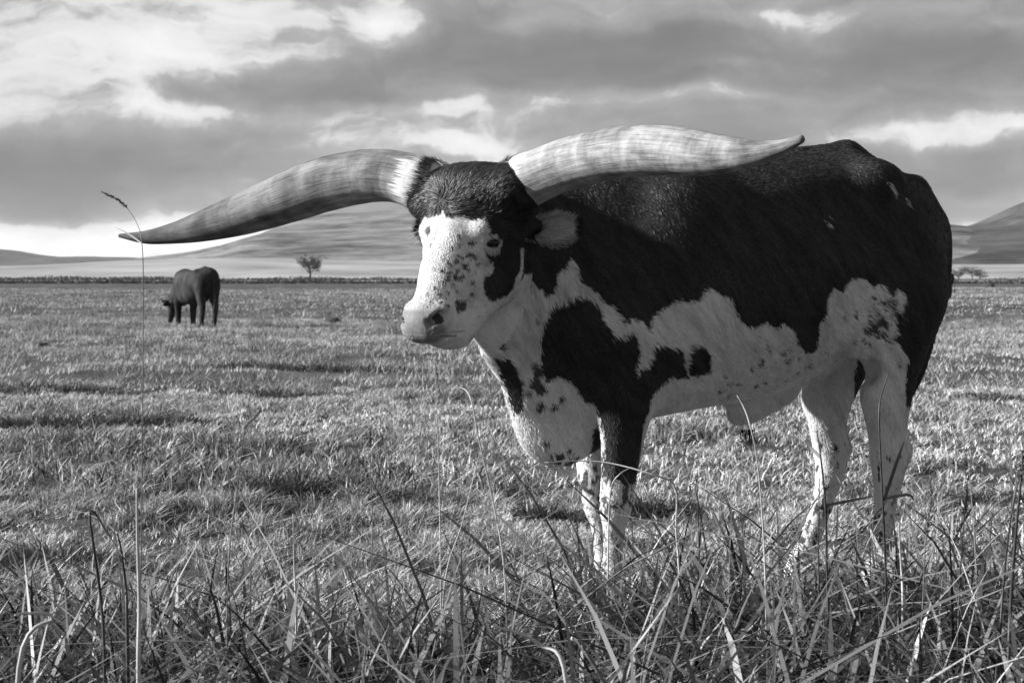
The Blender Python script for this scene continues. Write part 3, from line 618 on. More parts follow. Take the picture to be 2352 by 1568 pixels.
def build_horn(pts, inner, mat, parent):
    a_, b_ = np.array(pts[-2]), np.array(pts[-1]); d_ = (b_[:3]-a_[:3])/np.linalg.norm(b_[:3]-a_[:3])
    pts = np.array([list(inner)]+pts); L = smooth_line(pts, 150); e_ = L[-1]
    L = np.concatenate([L, [list(e_[:3]+d_*e_[3]*k)+[e_[3]*math.sqrt(max(.01, 1-k*k))] for k in (.35, .65, .88, .99)]]); P, Rr = L[:, :3], np.clip(L[:, 3], .0008, 1); n = 64
    V, q, t = tube(P, Rr, n); s = np.repeat(np.linspace(0, 1, len(P)), n); an = np.tile(np.arange(n)/n*2*math.pi, len(P))
    hc = np.stack([s, np.cos(an), np.sin(an)], 1); hc = np.concatenate([hc, [[0, 0, 0], [1, 0, 0]]])
    c = np.concatenate([np.repeat(P, n, 0), P[:1], P[-1:]])
    V = c+(V-c)*(1+.014*vnoise(hc*np.array([9, .5, .5]), 51)+(.009*(1-.6*hc[:, 0]))*vnoise(hc*np.array([34, .5, .5]), 52)+.006*vnoise(hc*np.array([6, 3.0, 3.0]), 53))[:, None]
    return mobj('horn', mesh_np('horn', V, q, t, True, {'hornco': hc}), mat, parent)

def build_ear(root, tip, up, fwd, parent, mat, size=.029):
    """cupped leaf-shaped ear with a rim, inner face towards fwd"""
    root, tip, up, fwd = [np.array(a, float) for a in (root, tip, up, fwd)]; ax = tip-root; L = np.linalg.norm(ax); ax /= L
    up = up-ax*(up@ax); up /= np.linalg.norm(up); nf = np.cross(ax, up); nf = nf if nf@fwd > 0 else -nf
    ns, nt_ = 26, 17; V = []; W = []
    for side in (1, -1):
        for i in range(ns):
            s = i/(ns-1); w = size*(.40+1.0*math.sin(min(1, s*1.1)**.85*math.pi*.60))*(1-max(0, s-.58)**2*4.0)
            for j in range(nt_):
                t = j/(nt_-1)*2-1
                cup = (.55*(1-t*t)*w)*(1-.35*s); p = root+ax*(s*L)+up*(t*w*(1.0 if t > 0 else .85+.3*s)+.010*s*s)-nf*cup+(nf*.004*side if abs(t) < .99 else 0)
                p = p+nf*.006*math.sin(9*s+3*t); V.append(p)
                white_share = 1.0 if side == 1 and abs(t) < .86 and s > .40+.10*math.sin(7*t) else (0.0 if side == -1 or s < .3 else .55); W.append(white_share)  # ear colouring: white inside, black base and back, mixed rim
    q = []
    for k in range(2):
        o = k*ns*nt_
        for i in range(ns-1):
            for j in range(nt_-1):
                a = o+i*nt_+j; f = (a, a+1, a+nt_+1, a+nt_); q.append(f if k == 0 else f[::-1])
    for i in range(ns-1):
        for j in (0, nt_-1):
            a = i*nt_+j; b = a+ns*nt_; q.append((a, a+nt_, b+nt_, b))
    for j in range(nt_-1):
        a = (ns-1)*nt_+j; b = a+ns*nt_; q.append((a, a+1, b+1, b))
    V = np.array(V); W = np.array(W)
    me = mesh_np('ear', V, q, None, True, {'white': W*.65, 'shade': np.full(len(V), .4), 'nose': np.zeros(len(V))})
    ear = mobj('ear', me, mat, parent)
    # ear hair: from the base outwards, a fringe round the rim
    m_ = 5200; ii = rng.integers(0, ns*nt_, m_); ii[m_//2:] = rng.choice([i*nt_+j for i in range(ns) for j in (0, 1, nt_-2, nt_-1)]+[(ns-1)*nt_+j for j in range(nt_)], m_-m_//2)
    P = V[ii]+rng.normal(size=(m_, 3))*.002; t = (ii % nt_)/(nt_-1)*2-1; w = W[ii]
    d = ax*.8+up*t[:, None]*.8+nf*(.25+.5*rng.random((m_, 1)))*np.where(w > .5, 1, .3)[:, None]+.25*rng.normal(size=(m_, 3)); d /= np.linalg.norm(d, axis=1)[:, None]
    Ln = np.where(w > .5, rng.uniform(.016, .034, m_), rng.uniform(.010, .022, m_))[:, None]; sd_ = np.cross(d, nf); sd_ /= np.linalg.norm(sd_, axis=1)[:, None]+1e-9
    VV = np.stack([P-sd_*.0007, P+sd_*.0007, P+d*Ln], 1).reshape(-1, 3); k = np.arange(m_)*3
    tipk = (ii % (ns*nt_))//nt_ >= ns-2; ww = np.where(tipk, 0., np.where(np.abs(t) > .9, np.where(t > 0, rng.choice([.0, 1.], m_, p=[.2, .8]), rng.choice([.0, .9], m_, p=[.6, .4])), w))
    h = mobj('ear_hair', mesh_np('ear_hair', VV, None, np.stack([k, k+1, k+2], 1), True, {'white': np.repeat(ww, 3), 'shade': np.repeat(rng.random(m_), 3), 'nose': np.zeros(m_*3)}), hair_mat, ear)
    h['kind'] = 'stuff'
    return ear

def build_hoof(at_, parent, mat):
    parts = []
    for s in (-1, 1):
        prof = [(0, .034), (.02, .036), (.05, .033), (.075, .026)]; V, q, t = tube([(0, 0, z) for z, r in prof], [r for z, r in prof], 14)
        V[:, 0] = V[:, 0]*1.35+.018*(1-V[:, 2]/.075); V[:, 1] = V[:, 1]*.62+s*.022; parts.append((V, q, t))
    V, q, t = join(parts); V = V+np.array(at_)
    return mobj('hoof', mesh_np('hoof', V, q, t), mat, parent)

hide_mat = build_coat_material(False); hair_mat = build_coat_material(True)
def build_the_bull():
    root = empty('longhorn_bull', (.34, 4.78, 0), math.radians(195))
    tag(root, 'huge black and white spotted longhorn bull standing in the grass with wide banded horns', 'bull')
    V, Fq = build_bull(.007, HO, HF, HL).mesh()
    N, area = normals(V, Fq); c, nose = coat(V)
    # the nostril hollows, mouth line and eye sockets are coloured darker
    x, y, z = head_xyz(V); hm = head_mask(V)
    nos = hm & (((x-.243)**2+(np.abs(y)-.066)**2+(z+.434)**2) < .020**2)
    lip = hm & (np.abs(z+.487) < .005) & (x > .16)
    eye = hm & (((x-.062)**2+(np.abs(y)-.128)**2*.6+((z+.212)*1.5)**2) < .017**2)
    c[nos] = .03; c[lip] = .22; nose[nos | lip] = 0; c[eye] = .03; nose[eye] = 0
    body = mobj('body', mesh_np('body', V, Fq, None, True, {'white': c, 'shade': np.full(len(V), .5), 'nose': nose}), hide_mat, root)
    h = mobj('coat_hair', grow_hair(V, Fq, N, area, 295000), hair_mat, body); h['kind'] = 'stuff'
    hp = lambda a, b, d: HO+HF*a+HL*b+np.array([0, 0, d])
    for pts, s, mat in ((HORN_R, -1, horn_mat('horn_grey', .34, .45)), (HORN_L, 1, horn_mat('horn_pale', .52, .85))):
        build_horn(pts, list(hp(-.005, .12*s, -.052))+[.045], mat, root)
    # hair lapping over the horn bases
    seg = []
    for pts in (HORN_R, HORN_L):
        p0, p1 = np.array(pts[0][:3]), np.array(pts[1][:3]); ax = (p1-p0)/np.linalg.norm(p1-p0); u_ = np.cross(ax, [0, 0, 1]); u_ /= np.linalg.norm(u_); w_ = np.cross(ax, u_); m_ = 1500
        an = rng.uniform(0, 6.283, m_); rr = pts[0][3]*rng.uniform(1.0, 1.06, m_); st = rng.uniform(-.05, -.012, m_)+.012*np.sin(an*3+1)
        rad = np.cos(an)[:, None]*u_+np.sin(an)[:, None]*w_; b_ = p0+ax*st[:, None]+rad*rr[:, None]; L_ = rng.uniform(.018, .036, (m_, 1)); d_ = ax+.16*rad+.35*rng.normal(size=(m_, 3))*.6; sd_ = np.cross(d_, rad); sd_ /= np.linalg.norm(sd_, axis=1)[:, None]
        seg.append(np.stack([b_-sd_*.0011, b_+sd_*.0011, b_+d_*L_], 1).reshape(-1, 3))
    VV = np.concatenate(seg); k = np.arange(len(VV)//3)*3; z0 = np.zeros(len(VV))
    hb = mobj('horn_base_hair', mesh_np('horn_base_hair', VV, None, np.stack([k, k+1, k+2], 1), True, {'white': z0, 'shade': np.repeat(rng.random(len(k)), 3), 'nose': z0}), hair_mat, root); hb['kind'] = 'stuff'
    for s in (1, -1):
        r_ = hp(-.06, .13*s, -.172); t_ = np.array([.236, .334, 1.222]) if s > 0 else hp(-.13, -.31, -.16)
        build_ear(r_, t_, (0, 0, 1), HF*1.0+HL*.35*s, root, hide_mat)
    em = Mat('eye_dark', .12, .3); em.color(.006)
    for s in (1, -1):
        V2, q2, t2 = tube([hp(.058, .122*s, -.212)+np.array([0, 0, k]) for k in np.linspace(-.021, .021, 9)], [max(.001, math.sqrt(max(0, .022**2-k*k))) for k in np.linspace(-.021, .021, 9)], 16)
        mobj('eye', mesh_np('eye', V2, q2, t2), em.m, root)
    hm_ = Mat('hoof_horn', .5, .4); hm_.color(.05)
    for p in ((.095, .16, -.03), (.03, -.14, -.055), (-.86, .17, -.05), (-.745, -.17, -.085)): build_hoof(p, root, hm_.m)
    # hair tuft below the sheath, brow and muzzle whiskers
    seg = []
    for i in range(26):
        a = np.array([-.47-.05*random.random(), .02*random.uniform(-1, 1), .55]); L = random.uniform(.03, .075)
        seg.append(tube([a, a+[random.uniform(-.01, .01), 0, -L*.6], a+[random.uniform(-.02, .02), .01*random.uniform(-1, 1), -L]], [.0016, .0012, .0003], 4))
    Vt, qt, tt = join(seg); one = np.zeros(len(Vt))
    st_ = mobj('sheath_tuft', mesh_np('sheath_tuft', Vt, qt, tt, True, {'white': one, 'shade': one, 'nose': one}), hair_mat, root); st_['kind'] = 'stuff'
    seg = []
    for i in range(34):
        k = random.random(); a = hp(.10+.17*k, random.uniform(-.085, .03)+.03, -.40-.09*random.random()) if i < 22 else hp(.08, random.choice([-.12, .11]), -.17-.05*random.random())
        dr = HF*random.uniform(.2, .9)+HL*random.uniform(-.9, .3)+np.array([0, 0, random.uniform(-.5, .4)]); dr /= np.linalg.norm(dr)
        L = random.uniform(.03, .07); seg.append(tube([a, a+dr*L*.6, a+dr*L+np.array([0, 0, -.012])], [.0005, .0004, .0002], 3))
    Vt, qt, tt = join(seg); one = np.full(len(Vt), .8)
    wk = mobj('whiskers', mesh_np('whiskers', Vt, qt, tt, True, {'white': one, 'shade': one, 'nose': one*0}), hair_mat, root); wk['kind'] = 'stuff'
build_the_bull()

# ------------------------------------------------------------------ the grazing cattle behind
def cow_mesh():
    B = Field((-1.25, -.75, -.05), (1.35, .75, 1.45), .017)
    B.loft([(-.92, 1.15, 1.0, .06, .5), (-.86, 1.24, .9, .15, .55), (-.72, 1.30, .78, .23, .6), (-.52, 1.30, .62, .28, .55), (-.2, 1.24, .50, .34, .48),
            (.15, 1.24, .48, .33, .48), (.42, 1.25, .52, .26, .5), (.62, 1.12, .66, .14, .5)], .03)
    for s in (1, -1):
        B.ell((-.55, .21*s, 1.21), (.08, .055, .05), .06); B.ell((-.40, .33*s, 1.10), (.12, .06, .10), .08, cut=True); B.cone((-.05, .30*s, 1.05), .03, (.0, .30*s, .7), .03, .05); B.cone((-.55, 0, 1.29), .03, (-.86, 0, 1.19), .03, .05); B.ell((-.70, .14*s, .92), (.17, .11, .24), .1); B.ell((.38, .17*s, .95), (.16, .10, .25), .1)
        B.chain([((-.66, .15*s, .86), .16), ((-.66, .15*s, .62), .12), ((-.72, .15*s, .46), .09), ((-.70, .15*s, .25), .07), ((-.66, .15*s, .06), .06), ((-.64, .15*s, .0), .065)], .05, .8)
        f = .10*s
        B.chain([((.38, .15*s, .80), .14), ((.40+f, .14*s, .55), .105), ((.42+f, .13*s, .36), .08), ((.42+f, .13*s, .06), .064), ((.44+f, .13*s, .0), .06)], .05, .9)
    B.chain([((.45, 0, 1.0), .26), ((.72, .04, .76), .20), ((.90, .08, .50), .15)], .08, .75)
    B.chain([((.90, .05, .50), .115), ((1.0, .06, .32), .10), ((1.08, .07, .12), .07)], .05, .9)
    B.chain([((-.88, 0, 1.18), .035), ((-.98, 0, .98), .026), ((-1.0, 0, .6), .024), ((-.98, 0, .36), .04), ((-.97, 0, .28), .01)], .03)
    B.chain([((-.25, 0, .58), .05), ((-.33, 0, .50), .035)], .05)
    B.blur(2); V, F_ = B.mesh(); return mesh_np('body', V, F_)
def cow_extra():
    seg = []
    for s in (1, -1):
        seg.append(tube(smooth_line([(.93, .05+.10*s, .56), (.93, .05+.24*s, .55), (.90, .05+.33*s, .62)], 8), np.linspace(.04, .008, 8), 8))
    return [mesh_np('horn', *x) for x in seg]
cm = Mat('dark_cow_hide', .9, .06); cco = cm.coord((1, 1, 1)); cm.color(cm.ramp(cm.noise(cm.scaled(cco, (3, 3, 3)), 1, 5, .6), [(.3, .012), (.7, .055)])); cm.bump(cm.noise(cco, 60, 3, .6), .3, .01)
chm = Mat('cow_horn_dark', .5, .3); chm.color(.06)
def build_cows():
    bm_, hn = cow_mesh(), cow_extra(); ears = []
    for s in (1, -1):
        V, q, t = tube(smooth_line([(.90, .05+.10*s, .50), (.89, .05+.20*s, .49), (.87, .05+.27*s, .46)], 7), [.03, .05, .055, .055, .045, .03, .01], 8); V[:, 0] = .89+(V[:, 0]-.89)*.4; ears.append(mesh_np('ear', V, q, t))
    a = spot(446, 744, 31.0); z = float(ground_z(a.x, a.y))
    cow = empty('grazing_cow', (a.x, a.y, z-.02), math.radians(180-52)); tag(cow, 'dark cow grazing head down in the open field, seen from behind its hip', 'cow', 'dark cattle grazing far back in the field')
    b = spot(2148, 686, 70); far = empty('grazing_cow', (b.x, b.y, float(ground_z(b.x, b.y))-.02), math.radians(180+8)); tag(far, 'dark cow mostly hidden behind the rump of the spotted bull', 'cow', 'dark cattle grazing far back in the field')
    cow.scale = (1.0,)*3; far.scale = (1.02,)*3
    for r in (cow, far):
        o = bpy.data.objects.new('body', bm_); link(o, r)
        for h in hn: link(bpy.data.objects.new('horn', h), r)
        for e in ears: link(bpy.data.objects.new('ear', e), r)
    bm_.materials.append(cm.m)
    for h in hn: h.materials.append(chm.m)
    for e in ears: e.materials.append(cm.m)
build_cows()
# ------------------------------------------------------------------ grass
def blades(P, Hh, Wd, az, lean, bend, shade, segs=2, up=None):
    """grass blades as tapered strips: P base points, lean = sideways reach of the tip over its height"""
    n = len(P); d = np.stack([np.cos(az), np.sin(az), np.zeros(n)], 1); s = np.stack([-np.sin(az), np.cos(az), np.zeros(n)], 1)
    tw = rng.uniform(-1, 1, n)[:, None]; s = s*np.cos(tw)+d*np.sin(tw)
    rows = []; ts = np.linspace(0, 1, segs+1)
    for t in ts[:-1]:
        c = P+d*(Hh*lean*(t*.35+.65*t**2)*1)[:, None]; c[:, 2] += Hh*(t-bend*t*t*.5)
        w = (Wd*(1-.45*t**2)*(.75 if t == 0 else 1)*.5)[:, None]; rows += [c-s*w, c+s*w]
    c = P+d*(Hh*lean)[:, None]; c[:, 2] += Hh*(1-bend*.5); rows.append(c)
    V = np.stack(rows, 1); m_ = len(rows); k = np.arange(n)*m_
    Q = [np.stack([k+2*i, k+2*i+1, k+2*i+3, k+2*i+2], 1) for i in range(segs-1)]
    T = np.stack([k+m_-3, k+m_-2, k+m_-1], 1)
    return V.reshape(-1, 3), (np.concatenate(Q) if Q else np.zeros((0, 4), int)), T, np.repeat(shade, m_)
def scatter(y0, y1, dens, margin=1.2):
    """random points over the strip of field in view and a little to either side"""
    sl = .40 if y1 < 15 else .48; n = int(dens*(sl*(y1*y1-y0*y0)+2*margin*(y1-y0)))
    y = np.sqrt(rng.uniform(0, 1, n*2)*(y1*y1-y0*y0)+y0*y0); x = rng.uniform(-1, 1, n*2)*(sl*y1+margin)
    k = np.abs(x) < sl*y+margin
    return x[k][:n], y[k][:n]
def rank(x, y):
    """where the grass stands rank: long low drifts across the field"""
    P = np.stack([x*.55, y*.75], 1); return .75*vnoise(P, 61)+.55*vnoise(P*2.6, 62)+.25*vnoise(P*6.5, 63)
def field_grass():
    mat = grass_mat('short_grass', .018, .60, .18, .55, .2)
    parts = []
    for (y0, y1, dens, h0, h1, w0, segs) in ((3.0, 7.0, 8200, .030, .070, .0058, 2), (7.0, 14, 2600, .035, .08, .0085, 2), (14, 36, 620, .05, .11, .014, 1), (36, 120, 46, .07, .14, .034, 1)):
        x, y = scatter(y0, y1, dens, 1.4 if y0 < 30 else 4); tf = 7.5 if y0 < 10 else (3.2 if y0 < 30 else 1.1)
        tn = vnoise(np.stack([x*tf, y*tf*.8], 1), 64); kp = rng.random(len(x)) < np.clip(.62+.95*tn, .07, 1); x, y, tn = x[kp], y[kp], tn[kp]; n = len(x); rk = np.clip(rank(x, y), -1, 1.2)
        H = rng.uniform(h0, h1, n)*(1+1.0*np.clip(rk, -.3, 1))*(1+.55*np.clip(tn, -.6, .9)); az = rng.uniform(0, 6.28, n)
        lean = rng.gamma(2.0, .48, n); bend = rng.uniform(.1, .7, n)
        sh = np.clip(np.where(rng.random(n) < .40, .30, .80)-.40*rk+.16*rng.normal(size=n)+.12*vnoise(np.stack([x*3, y*2], 1), 66), 0, 1)
        sh = np.where(rng.random(n) < .10, np.clip(sh+.4, 0, 1), sh)
        P = np.stack([x, y, ground_z(x, y)-.004], 1)
        parts.append(blades(P, H, w0*rng.uniform(.6, 1.35, n), az, lean, bend, sh, segs))
    o = 0; V, Q, T, A = [], [], [], []
    for v, q, t, a in parts: V.append(v); Q.append(q+o); T.append(t+o); A.append(a); o += len(v)
    me = mesh_np('field_grass', np.concatenate(V), np.concatenate(Q), np.concatenate(T), True, {'shade': np.concatenate(A)})
    tag(mobj('field_grass', me, mat), 'short grazed grass covering the whole meadow', 'grass', kind='stuff')
field_grass()

def tall_grass():
    mat = grass_mat('tall_grass', .010, .46, .18, .5, .28)
    n0 = 74000; y = rng.uniform(2.0, 4.35, n0); x = rng.uniform(-1, 1, n0)*(.42*y+.9)
    dn = .5+.5*vnoise(np.stack([x*1.1, y*1.3], 1), 71); lim = 4.0+.3*vnoise(np.stack([x*.9, y*0], 1), 72)
    k = (rng.random(n0) < .25+.75*dn) & (y < lim); x, y, dn = x[k], y[k], dn[k]; n = len(x)
    H = rng.gamma(5.5, .055, n)*(.75+.5*dn); H = np.clip(H, .08, .62); H *= np.clip(1.12-.22*(y-2.6), .5, 1)*(1+.18*np.clip(x/1.2, -.5, 1)+.16*np.exp(-((x-.15)/.45)**2))
    H *= np.where((y < 2.5), .8, 1)*np.where(rng.random(n) < .06, 1.12, .88)
    P = np.stack([x, y, ground_z(x, y)-.005], 1)
    wd = rng.uniform(.0035, .012, n); wd = np.where(rng.random(n) < .12, rng.uniform(.013, .022, n), wd)
    v, q, t, a = blades(P, H, wd, rng.uniform(0, 6.28, n), rng.gamma(1.8, .5, n), rng.uniform(.05, .8, n), np.where(rng.random(n) < .09, rng.uniform(.75, 1, n), np.clip(.26+.24*rng.normal(size=n), 0, 1)), 4)
    tag(mobj('tall_grass', mesh_np('tall_grass', v, q, t, True, {'shade': a}), mat), 'tangled tall rank grass along the near edge of the meadow', 'grass', kind='stuff')
tall_grass()

def tussock(u, v, Y, rx, ry, h, n, label, lo=.03, hi=.16, grp='dark tussocks of rank grass in the field'):
    c = spot(u, v, Y); mat = grass_mat('tussock_grass', lo, hi, .2)
    a = rng.uniform(0, 6.28, n); r = np.sqrt(rng.random(n)); x = c.x+rx*r*np.cos(a); y = c.y+ry*r*np.sin(a); dz = 1-.5*r*r
    P = np.stack([x*0+rx*r*np.cos(a), ry*r*np.sin(a), ground_z(x, y)-float(ground_z(c.x, c.y))-.01], 1)
    vv, q, t, s = blades(P, h*dz*rng.uniform(.5, 1.25, n), rng.uniform(.003, .0075, n)*(1+Y/22), a+rng.normal(size=n)*.9, rng.gamma(2.2, .38, n), rng.uniform(.1, .8, n), np.clip(.4+.3*rng.normal(size=n), 0, 1), 3)
    o = mobj('grass_tussock', mesh_np('grass_tussock', vv, q, t, True, {'shade': s}), mat); o.location = (c.x, c.y, float(ground_z(c.x, c.y)))
    tag(o, label, 'tussock', grp)
tussock(690, 1125, 7.2, .34, .17, .16, 1500, 'dark tussock of coarse grass standing alone before the chest of the bull')
tussock(170, 985, 10.1, .95, .22, .15, 2600, 'long dark drift of rank grass beneath the tall seed stalk')
tussock(60, 905, 13.1, .9, .3, .13, 1500, 'low dark grass drift behind the longest dark drift')
tussock(690, 850, 16.4, 1.3, .3, .14, 1500, 'wide dark grass drift behind the face of the bull')
tussock(640, 905, 13, .6, .2, .13, 900, 'small dark grass drift in front of the wide drift')
tussock(1240, 1185, 6.45, .12, .10, .12, 420, 'small dark tussock just before the spotted forelegs')
tussock(1500, 1170, 6.6, .2, .12, .12, 620, 'dark tussock seen behind the black foreleg')
tussock(2275, 925, 12.2, .35, .14, .11, 700, 'dark tussock behind the tail of the bull')
tussock(120, 1270, 5.55, .30, .16, .14, 1300, 'dark tussock beside the pale thick blade and bent stem')

# ------------------------------------------------------------------ single stalks that stand out
stalk_mats = {k: grass_mat('stalk_'+k, lo, hi, .2, .5) for k, lo, hi in (('dark', .03, .07), ('grey', .10, .2), ('pale', .34, .52))}
def stalk(pts, Y, r, tone, label, head=None, leaves=(), flat=False):
    """one stem: points up the stem as seen from the camera spot, Y metres away; head = length share that carries seeds"""
    W = np.array([spot(u, v, Y+.03*math.sin(i*1.7)) for i, (u, v) in enumerate(pts)]); gz = float(ground_z(W[0, 0], W[0, 1]))
    base = W[0].copy(); base[2] = gz-.01
    if W[0, 2] > gz: base[:2] += (W[0]-W[1])[:2]*.3; W = np.concatenate([[base], W])
    n = 26; P = smooth_line(W, n); Rr = np.linspace(r, r*.35, n)
    sd_ = mesh_np('stem', *[a if i else a-base for i, a in enumerate(tube(P, Rr, 6))], True); na = sd_.attributes.new('shade', 'FLOAT', 'POINT')
    na.data.foreach_set('value', rng.uniform(.2, .9, len(sd_.vertices)).astype(np.float32))
    root = empty('grass_stalk', base); tag(root, label, 'grass stalk', 'stalks standing in the near grass'); mobj('stem', sd_, stalk_mats[tone], root)
    if head:
        k0 = int(n*(1-head)); hp_ = P[k0:]; V, Q, T = [], [], []; m_ = 150; seg = []
        ii = rng.random(m_)*(len(hp_)-1.001); i0 = ii.astype(int); c = hp_[i0]+(hp_[i0+1]-hp_[i0])*(ii-i0)[:, None]; tg = hp_[i0+1]-hp_[i0]; tg /= np.linalg.norm(tg, axis=1)[:, None]
        d = tg*1.2+rng.normal(size=(m_, 3))*.5; d /= np.linalg.norm(d, axis=1)[:, None]; s = np.cross(d, rng.normal(size=(m_, 3))); s /= np.linalg.norm(s, axis=1)[:, None]
        L = (min(.013, .006+r*2.4)*(1-.5*ii/len(hp_)))[:, None]; VV = np.stack([c, c+d*L*.5-s*L*.16, c+d*L, c+d*L*.5+s*L*.16], 1).reshape(-1, 3)-base; k = np.arange(m_)*4
        mobj('seed_head', mesh_np('seed_head', VV, np.stack([k, k+1, k+2, k+3], 1), None, False, {'shade': np.repeat(rng.random(m_), 4)}), stalk_mats[tone], root)
    for lf in leaves:
        W2 = np.array([spot(u, v, Y+.04*i) for i, (u, v) in enumerate(lf)]); Pl = smooth_line(W2, 14); tg = np.gradient(Pl, axis=0); s = np.cross(tg, [.1, 1, .25]); s /= np.linalg.norm(s, axis=1)[:, None]+1e-9
        w = (np.clip(np.sin(np.linspace(.3, 1, 14)*math.pi), 0, 1)**.7*min(r*1.3, .0042))[:, None]; mid = Pl+np.cross(s, tg/np.linalg.norm(tg, axis=1)[:, None])*w*.35
        V = np.stack([Pl-s*w, mid, Pl+s*w], 1).reshape(-1, 3)-base; i = np.arange(13)*3
        q = np.concatenate([np.stack([i, i+1, i+4, i+3], 1), np.stack([i+1, i+2, i+5, i+4], 1)])
        mobj('leaf', mesh_np('leaf', V, q, None, True, {'shade': np.full(len(V), .5)}), stalk_mats[tone], root)
stalk([(322, 1450), (326, 1100), (329, 700), (326, 560), (310, 505), (278, 464), (234, 441)], 3.1, .0015, 'grey', 'tallest thin stalk, its seed head bowing over the lower horn tip', .2, [[(327, 560), (300, 540), (262, 521)]])
stalk([(318, 1540), (320, 1380), (316, 1240), (314, 1122)], 2.75, .0055, 'pale', 'thick pale blade standing upright at the foot of the tallest stalk')
stalk([(524, 1320), (545, 1120), (566, 960), (577, 895)], 3.2, .002, 'grey', 'thin leaning stalk between the grazing cow and the bull', None, [[(560, 985), (600, 930), (530, 880)]])
stalk([(1012, 1300), (1008, 1080), (1003, 930), (1000, 835)], 3.5, .0024, 'pale', 'straight pale stem rising below the muzzle of the bull', .12)
stalk([(1160, 1330), (1132, 1150), (1100, 1010), (1084, 925), (1066, 893), (1036, 892)], 3.4, .0028, 'pale', 'pale stem with a crooked top in front of the brisket')
stalk([(1020, 1350), (1062, 1200), (1102, 1040), (1138, 905)], 3.4, .0022, 'pale', 'thin pale stem crossing the crooked-topped stem')
stalk([(240, 1520), (232, 1380), (216, 1260), (206, 1182), (218, 1178), (252, 1232), (292, 1292)], 2.9, .0038, 'dark', 'broken dark stem folded over at the top')
stalk([(292, 1440), (288, 1340), (278, 1262), (270, 1225)], 2.9, .0042, 'dark', 'short dark stub beside the broken dark stem')
stalk([(1560, 1330), (1553, 1220), (1551, 1118), (1500, 1090), (1400, 1063), (1320, 1058), (1252, 1062)], 3.6, .0034, 'pale', 'pale blade arching level across the black foreleg')
stalk([(1396, 1330), (1398, 1210), (1404, 1120), (1424, 1088), (1452, 1072)], 3.6, .003, 'pale', 'bent pale stem curling up before the spotted knee')
stalk([(1760, 1420), (1752, 1200), (1738, 1050), (1722, 975), (1708, 935), (1693, 908)], 3.3, .0026, 'pale', 'pale curved stem hanging before the belly of the bull')
stalk([(1905, 1520), (1900, 1330), (1896, 1160), (1884, 1040), (1876, 990)], 3.3, .0042, 'dark', 'thick dark stem in front of the stepping hind leg', None, [[(1898, 1160), (1960, 1148), (2010, 1138)], [(1884, 1050), (1860, 1025), (1850, 1010)]])
stalk([(1882, 1430), (1880, 1290), (1881, 1180), (1882, 1098)], 3.35, .003, 'dark', 'thin dark stem close beside the thick dark stem')
stalk([(2036, 1460), (2034, 1300), (2026, 1120), (2019, 950), (2030, 890), (2042, 856)], 3.3, .0036, 'dark', 'long dark stem in front of the near hind leg', None, [[(2030, 1150), (2060, 1060), (2078, 1010)], [(2028, 1145), (2085, 1136), (2100, 1150)]])
stalk([(2074, 1400), (2070, 1300), (2064, 1200)], 3.4, .0045, 'pale', 'broad pale blade behind the near hind leg stems')
stalk([(2316, 1540), (2322, 1380), (2334, 1220), (2346, 1090), (2350, 1036)], 2.9, .0048, 'dark', 'thick dark stem leaning out past the tail', .25)
stalk([(2296, 1500), (2306, 1330), (2322, 1190), (2338, 1110)], 2.95, .0034, 'dark', 'dark stem running alongside the leaning thick stem')
stalk([(2200, 1480), (2205, 1330), (2214, 1200), (2222, 1120)], 3.1, .0024, 'dark', 'slender dark stem between the tail and the leaning stems', .2)
stalk([(2110, 1540), (2120, 1380), (2126, 1250), (2140, 1140)], 3.2, .0024, 'grey', 'slender grey stem next to the broad pale blade', .2)
stalk([(1610, 1400), (1606, 1260), (1602, 1130), (1596, 1085)], 3.5, .0024, 'dark', 'dark stem rising under the sheath of the bull')
stalk([(680, 1420), (676, 1300), (673, 1180)], 3.2, .0036, 'pale', 'short pale stem below the lone dark tussock')
stalk([(1250, 1480), (1400, 1330), (1520, 1260), (1636, 1200)], 3.3, .0036, 'grey', 'long grey stem lying aslant under the forelegs')
stalk([(850, 1380), (856, 1200), (850, 1080), (850, 985)], 3.5, .0018, 'grey', 'fine grey stem between the tussock and the brisket', .15)
stalk([(45, 1520), (120, 1420), (60, 1408), (34, 1412)], 2.5, .005, 'pale', 'broad pale blade bent level over the near grass')
stalk([(1300, 1560), (1240, 1480), (1180, 1450), (1130, 1438)], 2.5, .0052, 'pale', 'broad pale blade drooping among the nearest stems')

